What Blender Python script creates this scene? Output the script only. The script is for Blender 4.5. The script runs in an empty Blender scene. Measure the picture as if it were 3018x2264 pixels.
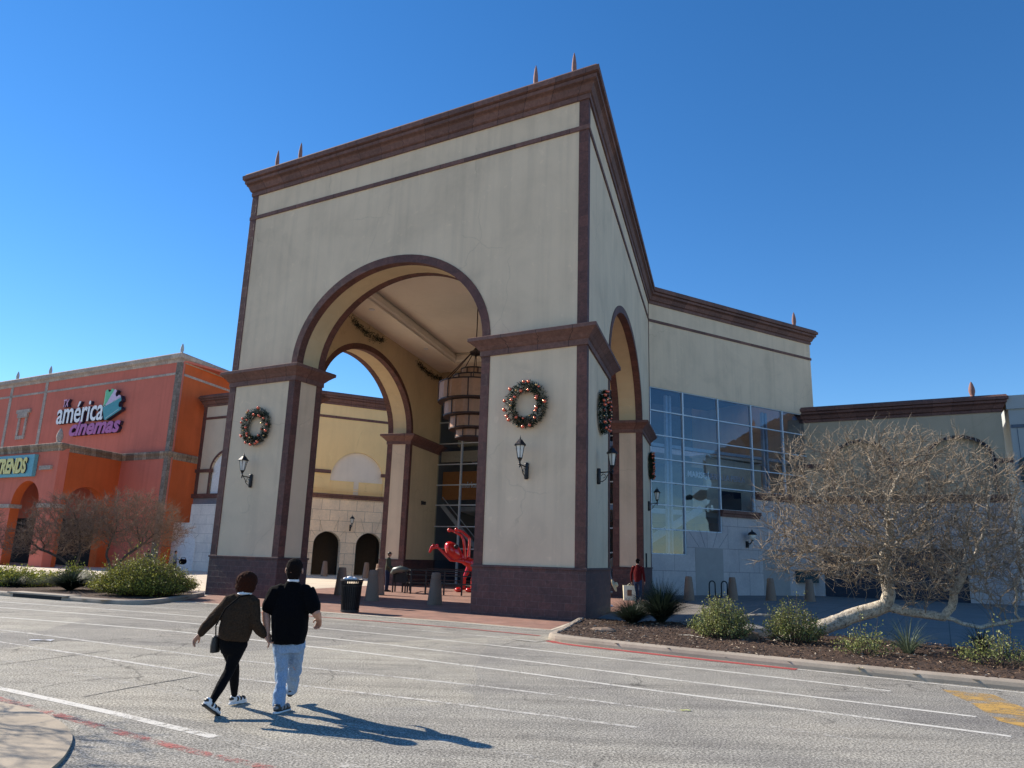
import bpy, bmesh, math, random
import numpy as np
from mathutils import Vector, Matrix, geometry, noise

R_ = math.radians
SC = bpy.context.scene
COL = SC.collection
random.seed(7); rng = np.random.default_rng(7)

# ---------------------------------------------------------------- camera, sky, sun, exposure
cam_d = bpy.data.cameras.new('camera'); cam = bpy.data.objects.new('camera', cam_d); COL.objects.link(cam)
TH, RO = 0.230661, 0.0309886
r0 = Vector((1, 0, 0)); d0 = Vector((0, math.cos(TH), math.sin(TH))); u0 = r0.cross(d0)
cr, sr = math.cos(RO), math.sin(RO)
rr = cr*r0 + sr*u0; uu = -sr*r0 + cr*u0
m = Matrix((rr, uu, -d0)).transposed().to_4x4(); m.translation = Vector((0, 0, 1.85))
cam.matrix_world = m
cam_d.sensor_width = 36; cam_d.lens = 2201.325/3018*36; cam_d.clip_end = 2000; cam_d.clip_start = .05
SC.camera = cam

SUN_AZ = R_(-60.5)      # direction to the sun, from +Y towards +X
SUN_EL = R_(31.5)
w = bpy.data.worlds.new('World'); SC.world = w; w.use_nodes = True
nt = w.node_tree; bg = nt.nodes['Background']
sky = nt.nodes.new('ShaderNodeTexSky'); sky.sky_type = 'NISHITA'; sky.sun_disc = False
sky.sun_elevation = SUN_EL; sky.sun_rotation = SUN_AZ
sky.air_density = 1.0; sky.dust_density = 0.0; sky.ozone_density = 4.0; sky.altitude = 300
hs = nt.nodes.new('ShaderNodeHueSaturation'); hs.inputs['Saturation'].default_value = 1.24; hs.inputs['Hue'].default_value = .503
nt.links.new(sky.outputs[0], hs.inputs['Color']); nt.links.new(hs.outputs[0], bg.inputs[0]); bg.inputs[1].default_value = 0.115
sd = bpy.data.lights.new('sun', 'SUN'); sd.energy = 5.0; sd.angle = R_(.53); sd.color = (1, .90, .76)
sun = bpy.data.objects.new('sun', sd); COL.objects.link(sun)
to_sun = Vector((math.sin(SUN_AZ)*math.cos(SUN_EL), math.cos(SUN_AZ)*math.cos(SUN_EL), math.sin(SUN_EL)))
sun.rotation_euler = to_sun.to_track_quat('Z', 'Y').to_euler()
vs = SC.view_settings; vs.view_transform = 'Standard'; vs.look = 'None'; vs.gamma = 1; vs.exposure = 0.62
SC.render.engine = 'CYCLES'
SC.cycles.max_bounces = 8; SC.cycles.transparent_max_bounces = 12

# ---------------------------------------------------------------- materials
def new_mat(name):
    m = bpy.data.materials.new(name); m.use_nodes = True
    return m, m.node_tree, m.node_tree.nodes['Principled BSDF']
def N(nt, t, **k):
    n = nt.nodes.new(t)
    for a, b in k.items():
        if isinstance(a, str) and a.startswith('i_'): n.inputs[a[2:].replace('_', ' ')].default_value = b
        else: setattr(n, a, b)
    return n
def ramp(nt, src, stops):
    r = nt.nodes.new('ShaderNodeValToRGB'); e = r.color_ramp.elements
    while len(e) < len(stops): e.new(.5)
    for q, (p, c) in zip(e, stops): q.position = p; q.color = (*c, 1) if len(c) == 3 else c
    nt.links.new(src, r.inputs[0]); return r.outputs[0]
def noise_t(nt, vec, scale, detail=4, rough=.55, dist=0):
    n = N(nt, 'ShaderNodeTexNoise'); n.inputs['Scale'].default_value = scale; n.inputs['Detail'].default_value = detail
    n.inputs['Roughness'].default_value = rough; n.inputs['Distortion'].default_value = dist
    if vec is not None: nt.links.new(vec, n.inputs['Vector'])
    return n.outputs['Fac']
def mixc(nt, f, a, b, mode='MIX'):
    n = N(nt, 'ShaderNodeMix', data_type='RGBA', blend_type=mode)
    for s, v in ((n.inputs['Factor'], f), (n.inputs['A'], a), (n.inputs['B'], b)):
        if isinstance(v, (int, float)): s.default_value = v
        elif isinstance(v, tuple): s.default_value = (*v, 1)
        else: nt.links.new(v, s)
    return n.outputs['Result']
def vmap(nt, scale, kind='Object'):
    tc = N(nt, 'ShaderNodeTexCoord'); mp = N(nt, 'ShaderNodeMapping'); mp.inputs['Scale'].default_value = scale
    nt.links.new(tc.outputs[kind], mp.inputs[0]); return mp.outputs[0]
def bump(nt, p, h, strength=.3, dist=.02):
    b = N(nt, 'ShaderNodeBump'); b.inputs['Strength'].default_value = strength; b.inputs['Distance'].default_value = dist
    nt.links.new(h, b.inputs['Height']); nt.links.new(b.outputs[0], p.inputs['Normal'])
def sc(c, k): return tuple(min(1, x*k) for x in c)

def stucco(name, c, var=.12, streak=.1, rough=.9):
    streak *= .45
    m, nt, p = new_mat(name)
    v = vmap(nt, (1, 1, 1)); vst = vmap(nt, (1.3, 1.3, .07))
    n1 = noise_t(nt, v, .45, 6, .6, .4); n2 = noise_t(nt, vst, 1.6, 5, .6); n3 = noise_t(nt, v, 38, 3)
    n4 = noise_t(nt, v, 2.2, 8, .7, 1.2)
    a = ramp(nt, n1, [(.3, sc(c, 1-var)), (.5, c), (.72, sc(c, 1+var*.6))])
    st = ramp(nt, n2, [(.36, (1-streak*1.6,)*3), (.52, (1, 1, 1)), (.75, (1+streak*.3,)*3)])
    a = mixc(nt, 1.0, a, st, 'MULTIPLY')
    vk = N(nt, 'ShaderNodeTexVoronoi', feature='DISTANCE_TO_EDGE'); vk.inputs['Scale'].default_value = .22
    dv = N(nt, 'ShaderNodeMixRGB', blend_type='ADD'); dv.inputs[0].default_value = .8; nz = N(nt, 'ShaderNodeTexNoise'); nz.inputs['Scale'].default_value = 1.1; nz.inputs['Detail'].default_value = 8; nt.links.new(v, nz.inputs['Vector']); nt.links.new(v, dv.inputs[1]); nt.links.new(nz.outputs['Color'], dv.inputs[2]); nt.links.new(dv.outputs[0], vk.inputs['Vector'])
    ckm = ramp(nt, noise_t(nt, v, .3, 2), [(.5, (0, 0, 0)), (.56, (.35, .35, .35))])
    a = mixc(nt, ckm, a, mixc(nt, 1., a, ramp(nt, vk.outputs['Distance'], [(0, (.6, .58, .55)), (.004, (.9, .9, .9)), (.008, (1, 1, 1))]), 'MULTIPLY'))
    n5 = noise_t(nt, vmap(nt, (1, 1, .45)), .55, 9, .72, .5)
    a = mixc(nt, ramp(nt, n5, [(.62, (0, 0, 0)), (.70, (.3, .3, .3))]), a, sc(c, 1.22))
    pt = ramp(nt, n4, [(.60, (1, 1, 1)), (.68, (1.0+var*1.1,)*3), (.74, (1, 1, 1))])
    a = mixc(nt, .8, a, pt, 'MULTIPLY')
    nt.links.new(a, p.inputs['Base Color']); p.inputs['Roughness'].default_value = rough
    p.inputs['Specular IOR Level'].default_value = .2
    bump(nt, p, n3, .35, .01)
    return m
def blocks(name, c1, c2, mortar, bw=.9, bh=.45, msize=.008, rough=.8, spotted=.25, offs=.5, bumpy=.4):
    m, nt, p = new_mat(name)
    tc = N(nt, 'ShaderNodeTexCoord'); b = N(nt, 'ShaderNodeTexBrick')
    nt.links.new(tc.outputs['UV'], b.inputs['Vector'])
    b.inputs['Scale'].default_value = 1; b.inputs['Brick Width'].default_value = bw; b.inputs['Row Height'].default_value = bh
    b.inputs['Mortar Size'].default_value = msize; b.inputs['Mortar Smooth'].default_value = .3; b.offset = offs
    b.inputs['Color1'].default_value = (*c1, 1); b.inputs['Color2'].default_value = (*c2, 1); b.inputs['Mortar'].default_value = (*mortar, 1)
    n = noise_t(nt, vmap(nt, (1, 1, 1)), 7, 8, .7, .6); n2 = noise_t(nt, vmap(nt, (1, 1, 1)), .8, 4, .6)
    g = ramp(nt, n, [(.3, (1-spotted,)*3), (.5, (1, 1, 1)), (.7, (1+spotted*1.3,)*3)])
    g2 = ramp(nt, n2, [(.3, (.86, .86, .88)), (.7, (1.1, 1.08, 1.06))])
    a = mixc(nt, 1., b.outputs['Color'], g, 'MULTIPLY'); a = mixc(nt, 1., a, g2, 'MULTIPLY')
    nt.links.new(a, p.inputs['Base Color']); p.inputs['Roughness'].default_value = rough
    hs = N(nt, 'ShaderNodeMath', operation='SUBTRACT'); nt.links.new(n, hs.inputs[0]); nt.links.new(b.outputs['Fac'], hs.inputs[1])
    bump(nt, p, hs.outputs[0], bumpy, .012)
    return m
def plain(name, c, rough=.6, metal=0, var=.12, scale=6, spec=.5, coat=0):
    m, nt, p = new_mat(name)
    n = noise_t(nt, vmap(nt, (1, 1, 1)), scale, 5, .6)
    a = ramp(nt, n, [(.3, sc(c, 1-var)), (.7, sc(c, 1+var))])
    nt.links.new(a, p.inputs['Base Color']); p.inputs['Roughness'].default_value = rough; p.inputs['Metallic'].default_value = metal
    p.inputs['Specular IOR Level'].default_value = spec; p.inputs['Coat Weight'].default_value = coat
    return m
def fabric(name, c, scale=30, var=.2, fold=.5):
    m, nt, p = new_mat(name)
    v = vmap(nt, (1, 1, 1)); n = noise_t(nt, v, scale, 6, .7); f = noise_t(nt, v, 9, 3, .5, 1.2)
    a = ramp(nt, n, [(.3, sc(c, 1-var)), (.7, sc(c, 1+var))]); nt.links.new(a, p.inputs['Base Color'])
    p.inputs['Roughness'].default_value = .95; p.inputs['Specular IOR Level'].default_value = .05; p.inputs['Sheen Weight'].default_value = .03
    bump(nt, p, f, fold, .03); return m
def foliage(name, c1, c2, tr=.25):
    m, nt, p = new_mat(name)
    g = N(nt, 'ShaderNodeNewGeometry')
    a = ramp(nt, g.outputs['Random Per Island'], [(0, c1), (.6, c2), (1, sc(c2, 1.35))])
    nt.links.new(a, p.inputs['Base Color']); p.inputs['Roughness'].default_value = .55
    t = N(nt, 'ShaderNodeBsdfTranslucent'); nt.links.new(a, t.inputs[0])
    mx = N(nt, 'ShaderNodeMixShader'); mx.inputs[0].default_value = tr
    nt.links.new(p.outputs[0], mx.inputs[1]); nt.links.new(t.outputs[0], mx.inputs[2])
    nt.links.new(mx.outputs[0], nt.nodes['Material Output'].inputs[0]); return m
def glass_mat(name, tint, refl=.25, rough=.0):
    m, nt, p = new_mat(name)
    tb = N(nt, 'ShaderNodeBsdfTransparent'); tb.inputs[0].default_value = (*tint, 1)
    gl = N(nt, 'ShaderNodeBsdfGlossy'); gl.inputs['Roughness'].default_value = rough; gl.inputs[0].default_value = (.6, .70, .82, 1)
    lw = N(nt, 'ShaderNodeLayerWeight'); lw.inputs[0].default_value = .35
    md = N(nt, 'ShaderNodeMath', operation='MULTIPLY_ADD'); md.inputs[1].default_value = .32; md.inputs[2].default_value = refl
    nt.links.new(lw.outputs['Fresnel'], md.inputs[0])
    n = noise_t(nt, vmap(nt, (1, 1, 1)), .6, 2); b = N(nt, 'ShaderNodeBump'); b.inputs['Strength'].default_value = .05; b.inputs['Distance'].default_value = .3
    nt.links.new(n, b.inputs['Height']); nt.links.new(b.outputs[0], gl.inputs['Normal'])
    mx = N(nt, 'ShaderNodeMixShader'); nt.links.new(md.outputs[0], mx.inputs[0]); nt.links.new(tb.outputs[0], mx.inputs[1]); nt.links.new(gl.outputs[0], mx.inputs[2])
    nt.links.new(mx.outputs[0], nt.nodes['Material Output'].inputs[0]); return m
def asphalt():
    m, nt, p = new_mat('asphalt')
    v = vmap(nt, (1, 1, 1))
    f = noise_t(nt, v, 40, 4, .85); ag = noise_t(nt, v, 24, 6, .85); big = noise_t(nt, v, .35, 5, .6, .5); mid = noise_t(nt, v, 1.6, 6, .7, .8)
    a = ramp(nt, f, [(.40, (.085, .08, .07)), (.5, (.32, .30, .26)), (.60, (.70, .66, .57))])
    a = mixc(nt, 1., a, ramp(nt, big, [(.3, (.82, .82, .84)), (.5, (1, 1, .99)), (.7, (1.14, 1.12, 1.08))]), 'MULTIPLY')
    a = mixc(nt, 1., a, ramp(nt, mid, [(.3, (.84, .84, .84)), (.6, (1.04, 1.04, 1.04))]), 'MULTIPLY')
    a = mixc(nt, 1., a, ramp(nt, ag, [(.36, (.62, .62, .62)), (.6, (1.16, 1.16, 1.15))]), 'MULTIPLY')
    wv2 = N(nt, 'ShaderNodeTexNoise'); wv2.inputs['Scale'].default_value = .8; nt.links.new(v, wv2.inputs['Vector'])
    ad2 = N(nt, 'ShaderNodeMixRGB', blend_type='ADD'); ad2.inputs[0].default_value = .5; nt.links.new(v, ad2.inputs[1]); nt.links.new(wv2.outputs['Color'], ad2.inputs[2])
    pv = N(nt, 'ShaderNodeTexVoronoi'); pv.inputs['Scale'].default_value = .16; nt.links.new(ad2.outputs[0], pv.inputs['Vector'])
    sx = N(nt, 'ShaderNodeSeparateColor'); nt.links.new(pv.outputs['Color'], sx.inputs[0])
    a = mixc(nt, 1., a, ramp(nt, sx.outputs[0], [(.0, (.80, .80, .82)), (.45, (1, 1, 1)), (.8, (1.1, 1.09, 1.06))]), 'MULTIPLY')
    oil = noise_t(nt, v, .9, 4, .5, .2)
    a = mixc(nt, ramp(nt, oil, [(.64, (0, 0, 0)), (.74, (.45, .45, .45))]), a, (.05, .048, .045))
    trk = noise_t(nt, (lambda: (lambda mp, tc: (setattr(mp.inputs['Rotation'], 'default_value', (0, 0, R_(33))), setattr(mp.inputs['Scale'], 'default_value', (.12, 1.6, 1)), nt.links.new(tc.outputs['Object'], mp.inputs[0]), mp.outputs[0])[-1])(N(nt, 'ShaderNodeMapping'), N(nt, 'ShaderNodeTexCoord')))(), 1.4, 6, .65)
    a = mixc(nt, 1., a, ramp(nt, trk, [(.36, (.80, .80, .80)), (.5, (1, 1, 1)), (.66, (1.1, 1.1, 1.08))]), 'MULTIPLY')
    # hairline cracks
    vo = N(nt, 'ShaderNodeTexVoronoi', feature='DISTANCE_TO_EDGE'); vo.inputs['Scale'].default_value = .42
    wv = N(nt, 'ShaderNodeTexNoise'); wv.inputs['Scale'].default_value = 1.3; wv.inputs['Detail'].default_value = 8
    nt.links.new(v, wv.inputs['Vector']); ad = N(nt, 'ShaderNodeMixRGB', blend_type='ADD'); ad.inputs[0].default_value = 1
    nt.links.new(v, ad.inputs[1]); nt.links.new(wv.outputs['Color'], ad.inputs[2]); nt.links.new(ad.outputs[0], vo.inputs['Vector'])
    ck = ramp(nt, vo.outputs['Distance'], [(.0, (.35, .35, .35)), (.006, (.75, .75, .75)), (.012, (1, 1, 1))])
    msk = ramp(nt, noise_t(nt, v, .22, 2), [(.5, (0, 0, 0)), (.56, (1, 1, 1))])
    a = mixc(nt, msk, a, mixc(nt, 1., a, ck, 'MULTIPLY'))
    # crushed sandy stains
    s = noise_t(nt, v, .5, 9, .75, .3)
    a = mixc(nt, ramp(nt, s, [(.62, (0, 0, 0)), (.72, (.4, .4, .4))]), a, (.34, .31, .25))
    nt.links.new(a, p.inputs['Base Color']); p.inputs['Roughness'].default_value = .92; p.inputs['Specular IOR Level'].default_value = .25
    bump(nt, p, f, .5, .012); return m
def paint(name, c, wear=.5, scale=9):
    m, nt, p = new_mat(name)
    v = vmap(nt, (1, 1, 1)); a = noise_t(nt, v, scale, 9, .8); b = noise_t(nt, v, 1.1, 3, .6); f = noise_t(nt, v, 60, 4, .8)
    s = N(nt, 'ShaderNodeMath', operation='MULTIPLY_ADD'); nt.links.new(b, s.inputs[0]); s.inputs[1].default_value = .4; nt.links.new(a, s.inputs[2])
    sx = N(nt, 'ShaderNodeMath', operation='ADD'); sx.inputs[1].default_value = .3; nt.links.new(s.outputs[0], sx.inputs[0]); s = sx
    s2 = N(nt, 'ShaderNodeMath', operation='MULTIPLY_ADD'); nt.links.new(f, s2.inputs[0]); s2.inputs[1].default_value = .5; nt.links.new(s.outputs[0], s2.inputs[2])
    al = ramp(nt, s2.outputs[0], [(0, (1, 1, 1)), (1, (1, 1, 1))])
    mr = N(nt, 'ShaderNodeMapRange'); nt.links.new(s2.outputs[0], mr.inputs[0])
    t = 1.25+(.5-wear)*.42
    mr.inputs[1].default_value = t-.1; mr.inputs[2].default_value = t+.05
    mr.inputs[3].default_value = 0; mr.inputs[4].default_value = .9
    cc = ramp(nt, f, [(.3, sc(c, .75)), (.7, sc(c, 1.1))]); nt.links.new(cc, p.inputs['Base Color'])
    nt.links.new(mr.outputs[0], p.inputs['Alpha']); p.inputs['Roughness'].default_value = .8; return m
def mulch_mat():
    m, nt, p = new_mat('mulch')
    v = vmap(nt, (1, 1, 1)); a = noise_t(nt, v, 22, 7, .8, 1.5); b = noise_t(nt, v, 1.2, 4)
    c = ramp(nt, a, [(.3, (.022, .012, .008)), (.5, (.075, .042, .026)), (.62, (.13, .08, .05)), (.72, (.26, .19, .13))])
    c = mixc(nt, 1., c, ramp(nt, b, [(.3, (.8, .8, .8)), (.7, (1.2, 1.15, 1.1))]), 'MULTIPLY')
    nt.links.new(c, p.inputs['Base Color']); p.inputs['Roughness'].default_value = 1; bump(nt, p, a, .9, .05); return m
def concrete(name, c, joint=None, rough=.85, var=.12):
    m, nt, p = new_mat(name)
    v = vmap(nt, (1, 1, 1)); a = noise_t(nt, v, .7, 7, .65, .4); f = noise_t(nt, v, 45, 5, .8)
    x = ramp(nt, a, [(.3, sc(c, 1-var)), (.5, c), (.7, sc(c, 1+var))]); x = mixc(nt, 1., x, ramp(nt, f, [(.3, (.85,)*3), (.7, (1.12,)*3)]), 'MULTIPLY')
    if joint:
        b = N(nt, 'ShaderNodeTexBrick'); mp = N(nt, 'ShaderNodeMapping'); tc = N(nt, 'ShaderNodeTexCoord'); mp.inputs['Rotation'].default_value = (0, 0, R_(29.7))
        nt.links.new(tc.outputs['Object'], mp.inputs[0]); nt.links.new(mp.outputs[0], b.inputs['Vector']); b.offset = 0
        b.inputs['Scale'].default_value = 1; b.inputs['Brick Width'].default_value = joint; b.inputs['Row Height'].default_value = joint; b.inputs['Mortar Size'].default_value = .015
        b.inputs['Color1'].default_value = (1, 1, 1, 1); b.inputs['Color2'].default_value = (.93, .93, .93, 1); b.inputs['Mortar'].default_value = (.45, .45, .45, 1)
        x = mixc(nt, 1., x, b.outputs['Color'], 'MULTIPLY')
    nt.links.new(x, p.inputs['Base Color']); p.inputs['Roughness'].default_value = rough; bump(nt, p, f, .3, .008); return m
def pavers():
    m, nt, p = new_mat('brick_pavers')
    tc = N(nt, 'ShaderNodeTexCoord'); mp = N(nt, 'ShaderNodeMapping'); mp.inputs['Rotation'].default_value = (0, 0, R_(29.7)); nt.links.new(tc.outputs['Object'], mp.inputs[0])
    b = N(nt, 'ShaderNodeTexBrick'); nt.links.new(mp.outputs[0], b.inputs['Vector']); b.inputs['Scale'].default_value = 1
    b.inputs['Brick Width'].default_value = .22; b.inputs['Row Height'].default_value = .11; b.inputs['Mortar Size'].default_value = .006
    b.inputs['Color1'].default_value = (.33, .16, .11, 1); b.inputs['Color2'].default_value = (.24, .12, .09, 1); b.inputs['Mortar'].default_value = (.2, .16, .13, 1)
    n = noise_t(nt, vmap(nt, (1, 1, 1)), .9, 8, .7, .5)
    x = mixc(nt, 1., b.outputs['Color'], ramp(nt, n, [(.3, (.8, .8, .82)), (.5, (1, 1, 1)), (.68, (1.35, 1.4, 1.45))]), 'MULTIPLY')
    x = mixc(nt, ramp(nt, noise_t(nt, vmap(nt, (1, 1, 1)), 3, 8, .8), [(.58, (0, 0, 0)), (.68, (.5, .5, .5))]), x, (.5, .42, .35))
    nt.links.new(x, p.inputs['Base Color']); p.inputs['Roughness'].default_value = .85; bump(nt, p, b.outputs['Fac'], -.3, .01); return m
def bark(name, c, dark):
    m, nt, p = new_mat(name)
    v = vmap(nt, (1, 1, 1)); n = noise_t(nt, v, 14, 8, .75, 1); n2 = noise_t(nt, v, 3, 4)
    x = ramp(nt, n, [(.35, dark), (.5, c), (.7, sc(c, 1.4))]); x = mixc(nt, 1., x, ramp(nt, n2, [(.3, (.8,)*3), (.7, (1.15,)*3)]), 'MULTIPLY')
    nt.links.new(x, p.inputs['Base Color']); p.inputs['Roughness'].default_value = .95; bump(nt, p, n, .8, .04); return m

M = dict(
 cream=stucco('cream_stucco', (.75, .572, .398)), bouncecream=stucco('bounce_warmed_stucco', (.64, .50, .30), .1, .06),  # soffits and inner walls: cream shifted yellow, warm bounce light painted in
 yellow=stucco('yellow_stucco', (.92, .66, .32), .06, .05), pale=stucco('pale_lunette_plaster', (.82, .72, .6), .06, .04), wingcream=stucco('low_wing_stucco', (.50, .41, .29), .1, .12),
 ceil=stucco('ceiling_plaster', (.82, .75, .62), .05, .02), white=plain('white_plaster', (.72, .72, .72), .8),
 red=stucco('rose_red_stucco', (.64, .18, .125), .08, .1), orange=stucco('orange_stucco', (.60, .13, .04), .1, .08),
 redtrim=blocks('pale_stone_trim', (.48, .40, .33), (.38, .31, .26), (.22, .18, .15), .9, .5, .01, .9, .35),
 cant=blocks('dark_red_cantera', (.15, .060, .045), (.10, .044, .035), (.085, .045, .04), .62, .42, .006, .75, .35),
 plinth=blocks('plinth_cantera_tiles', (.115, .048, .042), (.075, .036, .036), (.12, .085, .08), .46, .23, .006, .6, .35),
 corn=blocks('brown_cantera_cornice', (.185, .092, .072), (.13, .066, .054), (.06, .032, .028), 1.15, 3, .015, .8, .3, 0),
 lime=blocks('white_limestone_blocks', (.52, .47, .45), (.48, .43, .42), (.28, .25, .25), 1.9, 1.47, .02, .8, .1),
 limewarm=blocks('cream_limestone_blocks', (.93, .72, .50), (.88, .67, .46), (.42, .32, .23), 1.6, .95, .02, .8, .1),
 bonewall=plain('painted_panel_wall', (.42, .44, .42), .8, 0, .05, .6),
 metal=plain('black_metal', (.018, .018, .022), .45, .3, .3), steel=plain('pale_blue_steel', (.56, .64, .70), .45, .1, .05), dark=plain('dark_void', (.018, .018, .02), .9),
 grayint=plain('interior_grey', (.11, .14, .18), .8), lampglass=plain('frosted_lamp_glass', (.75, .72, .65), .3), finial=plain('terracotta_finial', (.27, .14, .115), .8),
 glass=glass_mat('tinted_glass', (.58, .66, .76), .10), asphalt=asphalt(), brick=pavers(), court=concrete('court_concrete', (.66, .57, .44), 1.8), walk=concrete('sidewalk_concrete', (.22, .20, .18), 1.6),
 curb=concrete('curb_concrete', (.36, .30, .235), None, .9, .3), island=concrete('island_concrete', (.40, .33, .24), None, .9, .25), mulch=mulch_mat(),
 pwhite=paint('worn_white_paint', (.68, .65, .58), .52), pfaint=paint('faint_white_paint', (.6, .57, .5), .32), pbright=paint('bright_white_paint', (.76, .73, .65), .68), pred=paint('worn_red_paint', (.48, .13, .11), .36, 4), pred2=paint('red_curb_paint', (.48, .07, .06), .7), pyel=paint('worn_yellow_paint', (.60, .36, .09), .44, 3), pcrack=paint('crack_filler', (.05, .05, .05), .6, 5),
 boll=concrete('bollard_aggregate', (.27, .18, .13), None), bag=plain('white_plastic_bag', (.8, .8, .82), .4),
 needle=foliage('wreath_needles', (.004, .010, .004), (.013, .028, .008), .1), bauble=plain('copper_bauble', (.75, .17, .10), .2, .6, .3), gold=plain('gold_bauble', (.8, .5, .22), .15, .9),
 lanternpanel=plain('amber_panel', (.42, .23, .14), .5), lanternframe=plain('bronze_frame', (.05, .03, .028), .5, .4),
 redplastic=plain('glossy_red_plastic', (.62, .012, .012), .18, 0, .1, 4, .5, .6),
 twig=bark('pale_twigs', (.31, .245, .175), (.14, .105, .075)), barkl=bark('grey_bark', (.60, .53, .43), (.13, .10, .075)), twigr=bark('reddish_twigs', (.22, .15, .11), (.10, .065, .05)), barkd=bark('dark_bark', (.10, .075, .06), (.035, .025, .02)),
 leafg=foliage('shrub_leaves', (.07, .09, .02), (.30, .32, .10)), juniper=foliage('juniper_leaves', (.06, .065, .008), (.32, .31, .05)), leafy=foliage('yellow_green_leaves', (.16, .18, .02), (.42, .42, .07)), blade=foliage('dark_blades', (.010, .018, .012), (.03, .045, .028)), bladel=foliage('pale_blades', (.05, .07, .04), (.16, .2, .13)),
 rock=concrete('rock_surface', (.28, .20, .14), None, .9, .3), skin=plain('skin', (.48, .24, .16), .5), hairb=fabric('dark_hair', (.012, .008, .007), 90), haira=fabric('auburn_hair', (.036, .012, .007), 90), black=fabric('black_cotton', (.004, .004, .005), 40), knit=fabric('brown_fleece', (.045, .028, .018), 60, .45, .8), leg=fabric('black_leggings', (.006, .006, .007), 60), jean=fabric('light_blue_denim', (.25, .35, .50), 70, .3, 1.0), jeand=fabric('dark_denim', (.03, .045, .09), 70), shoew=plain('white_shoe_leather', (.75, .75, .76), .5), shoeb=plain('black_shoe', (.02, .02, .02), .5), olive=fabric('olive_shirt', (.08, .085, .06)), maroon=fabric('maroon_sweater', (.10, .012, .014)), greys=fabric('grey_shirt', (.2, .21, .24)), shopbag=plain('cream_paper_bag', (.8, .74, .55), .8), straw=plain('woven_straw', (.62, .5, .3), .8),
 white2=plain('white_letters', (.85, .85, .85), .5), magenta=plain('magenta_letters', (.42, .09, .30), .5), pink=plain('pink_letters', (.6, .3, .45), .5), navy=plain('sign_returns', (.03, .02, .045), .6), green=plain('sign_green', (.12, .5, .24), .5), lilac=plain('sign_lilac', (.62, .45, .62), .5), teal=plain('sign_teal', (.035, .26, .30), .5), sky=plain('sign_blue', (.13, .38, .46), .6), yellowl=plain('yellow_letters', (.72, .62, .2), .5),
 orangeint=plain('orange_fascia', (.60, .19, .02), .7), beigeint=plain('beige_interior_wall', (.86, .74, .52), .8), tealdoor=plain('dark_green_panel', (.02, .06, .07), .6), navyp=plain('dark_navy_panel', (.022, .03, .05), .7), stain=plain('pale_post', (.5, .54, .57), .6))

# ---------------------------------------------------------------- mesh tools
class MB:
    def __init__(s): s.v = []; s.f = []; s.uv = []; s.m = []
    def add(s, vs, fs, uvs=None, mat=0):
        o = len(s.v); s.v += [tuple(v) for v in vs]
        for i, f in enumerate(fs):
            s.f.append([o+k for k in f]); s.m.append(mat if isinstance(mat, int) else mat[i])
            s.uv.append(uvs[i] if uvs else [(0, 0)]*len(f))
        return s
def build(name, mb, mats, parent=None, loc=None, smooth=False, recalc=True, local=False):
    """link mb as ONE mesh object; world coordinates unless local"""
    if not isinstance(mats, (list, tuple)): mats = [mats]
    me = bpy.data.meshes.new(name); off = Vector((0, 0, 0))
    if parent is not None and not local:
        off = parent.location.copy()
        if parent.parent is not None: off = off + parent.parent.location
    elif loc is not None: off = Vector(loc)
    me.from_pydata([(v[0]-off.x, v[1]-off.y, v[2]-off.z) for v in mb.v], [], mb.f)
    ul = me.uv_layers.new(name='UVMap'); k = 0
    flat = [c for u in mb.uv for p in u for c in p]
    if len(flat) == 2*len(ul.data): ul.data.foreach_set('uv', flat)
    me.polygons.foreach_set('material_index', mb.m)
    if smooth: me.polygons.foreach_set('use_smooth', [True]*len(me.polygons))
    for q in mats: me.materials.append(q)
    if recalc:
        b = bmesh.new(); b.from_mesh(me); bmesh.ops.recalc_face_normals(b, faces=b.faces); b.to_mesh(me); b.free()
    me.update(); o = bpy.data.objects.new(name, me); COL.objects.link(o)
    if parent is not None: o.parent = parent
    elif not local: o.location = off
    return o
def tag(o, label, cat, group=None):
    o['label'] = label; o['category'] = cat
    if group: o['group'] = group
    return o
def struct(o, kind='structure'): o['kind'] = kind; return o
def thing(name, label, cat, loc=(0, 0, 0), rz=0, group=None):
    o = bpy.data.objects.new(name, None); COL.objects.link(o); o.location = loc; o.rotation_euler = (0, 0, rz); o.empty_display_size = .3
    return tag(o, label, cat, group)
def dup(o, loc=None, rz=None, label=None, scale=None, parent=None):
    c = o.copy(); COL.objects.link(c)
    if parent is not None: c.parent = parent
    if loc is not None: c.location = loc
    if rz is not None: c.rotation_euler = (0, 0, rz)
    if scale is not None: c.scale = scale
    if label: c['label'] = label
    for ch in list(o.children): dup(ch, parent=c)
    return c
def V2(a): return Vector((a[0], a[1]))
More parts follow.
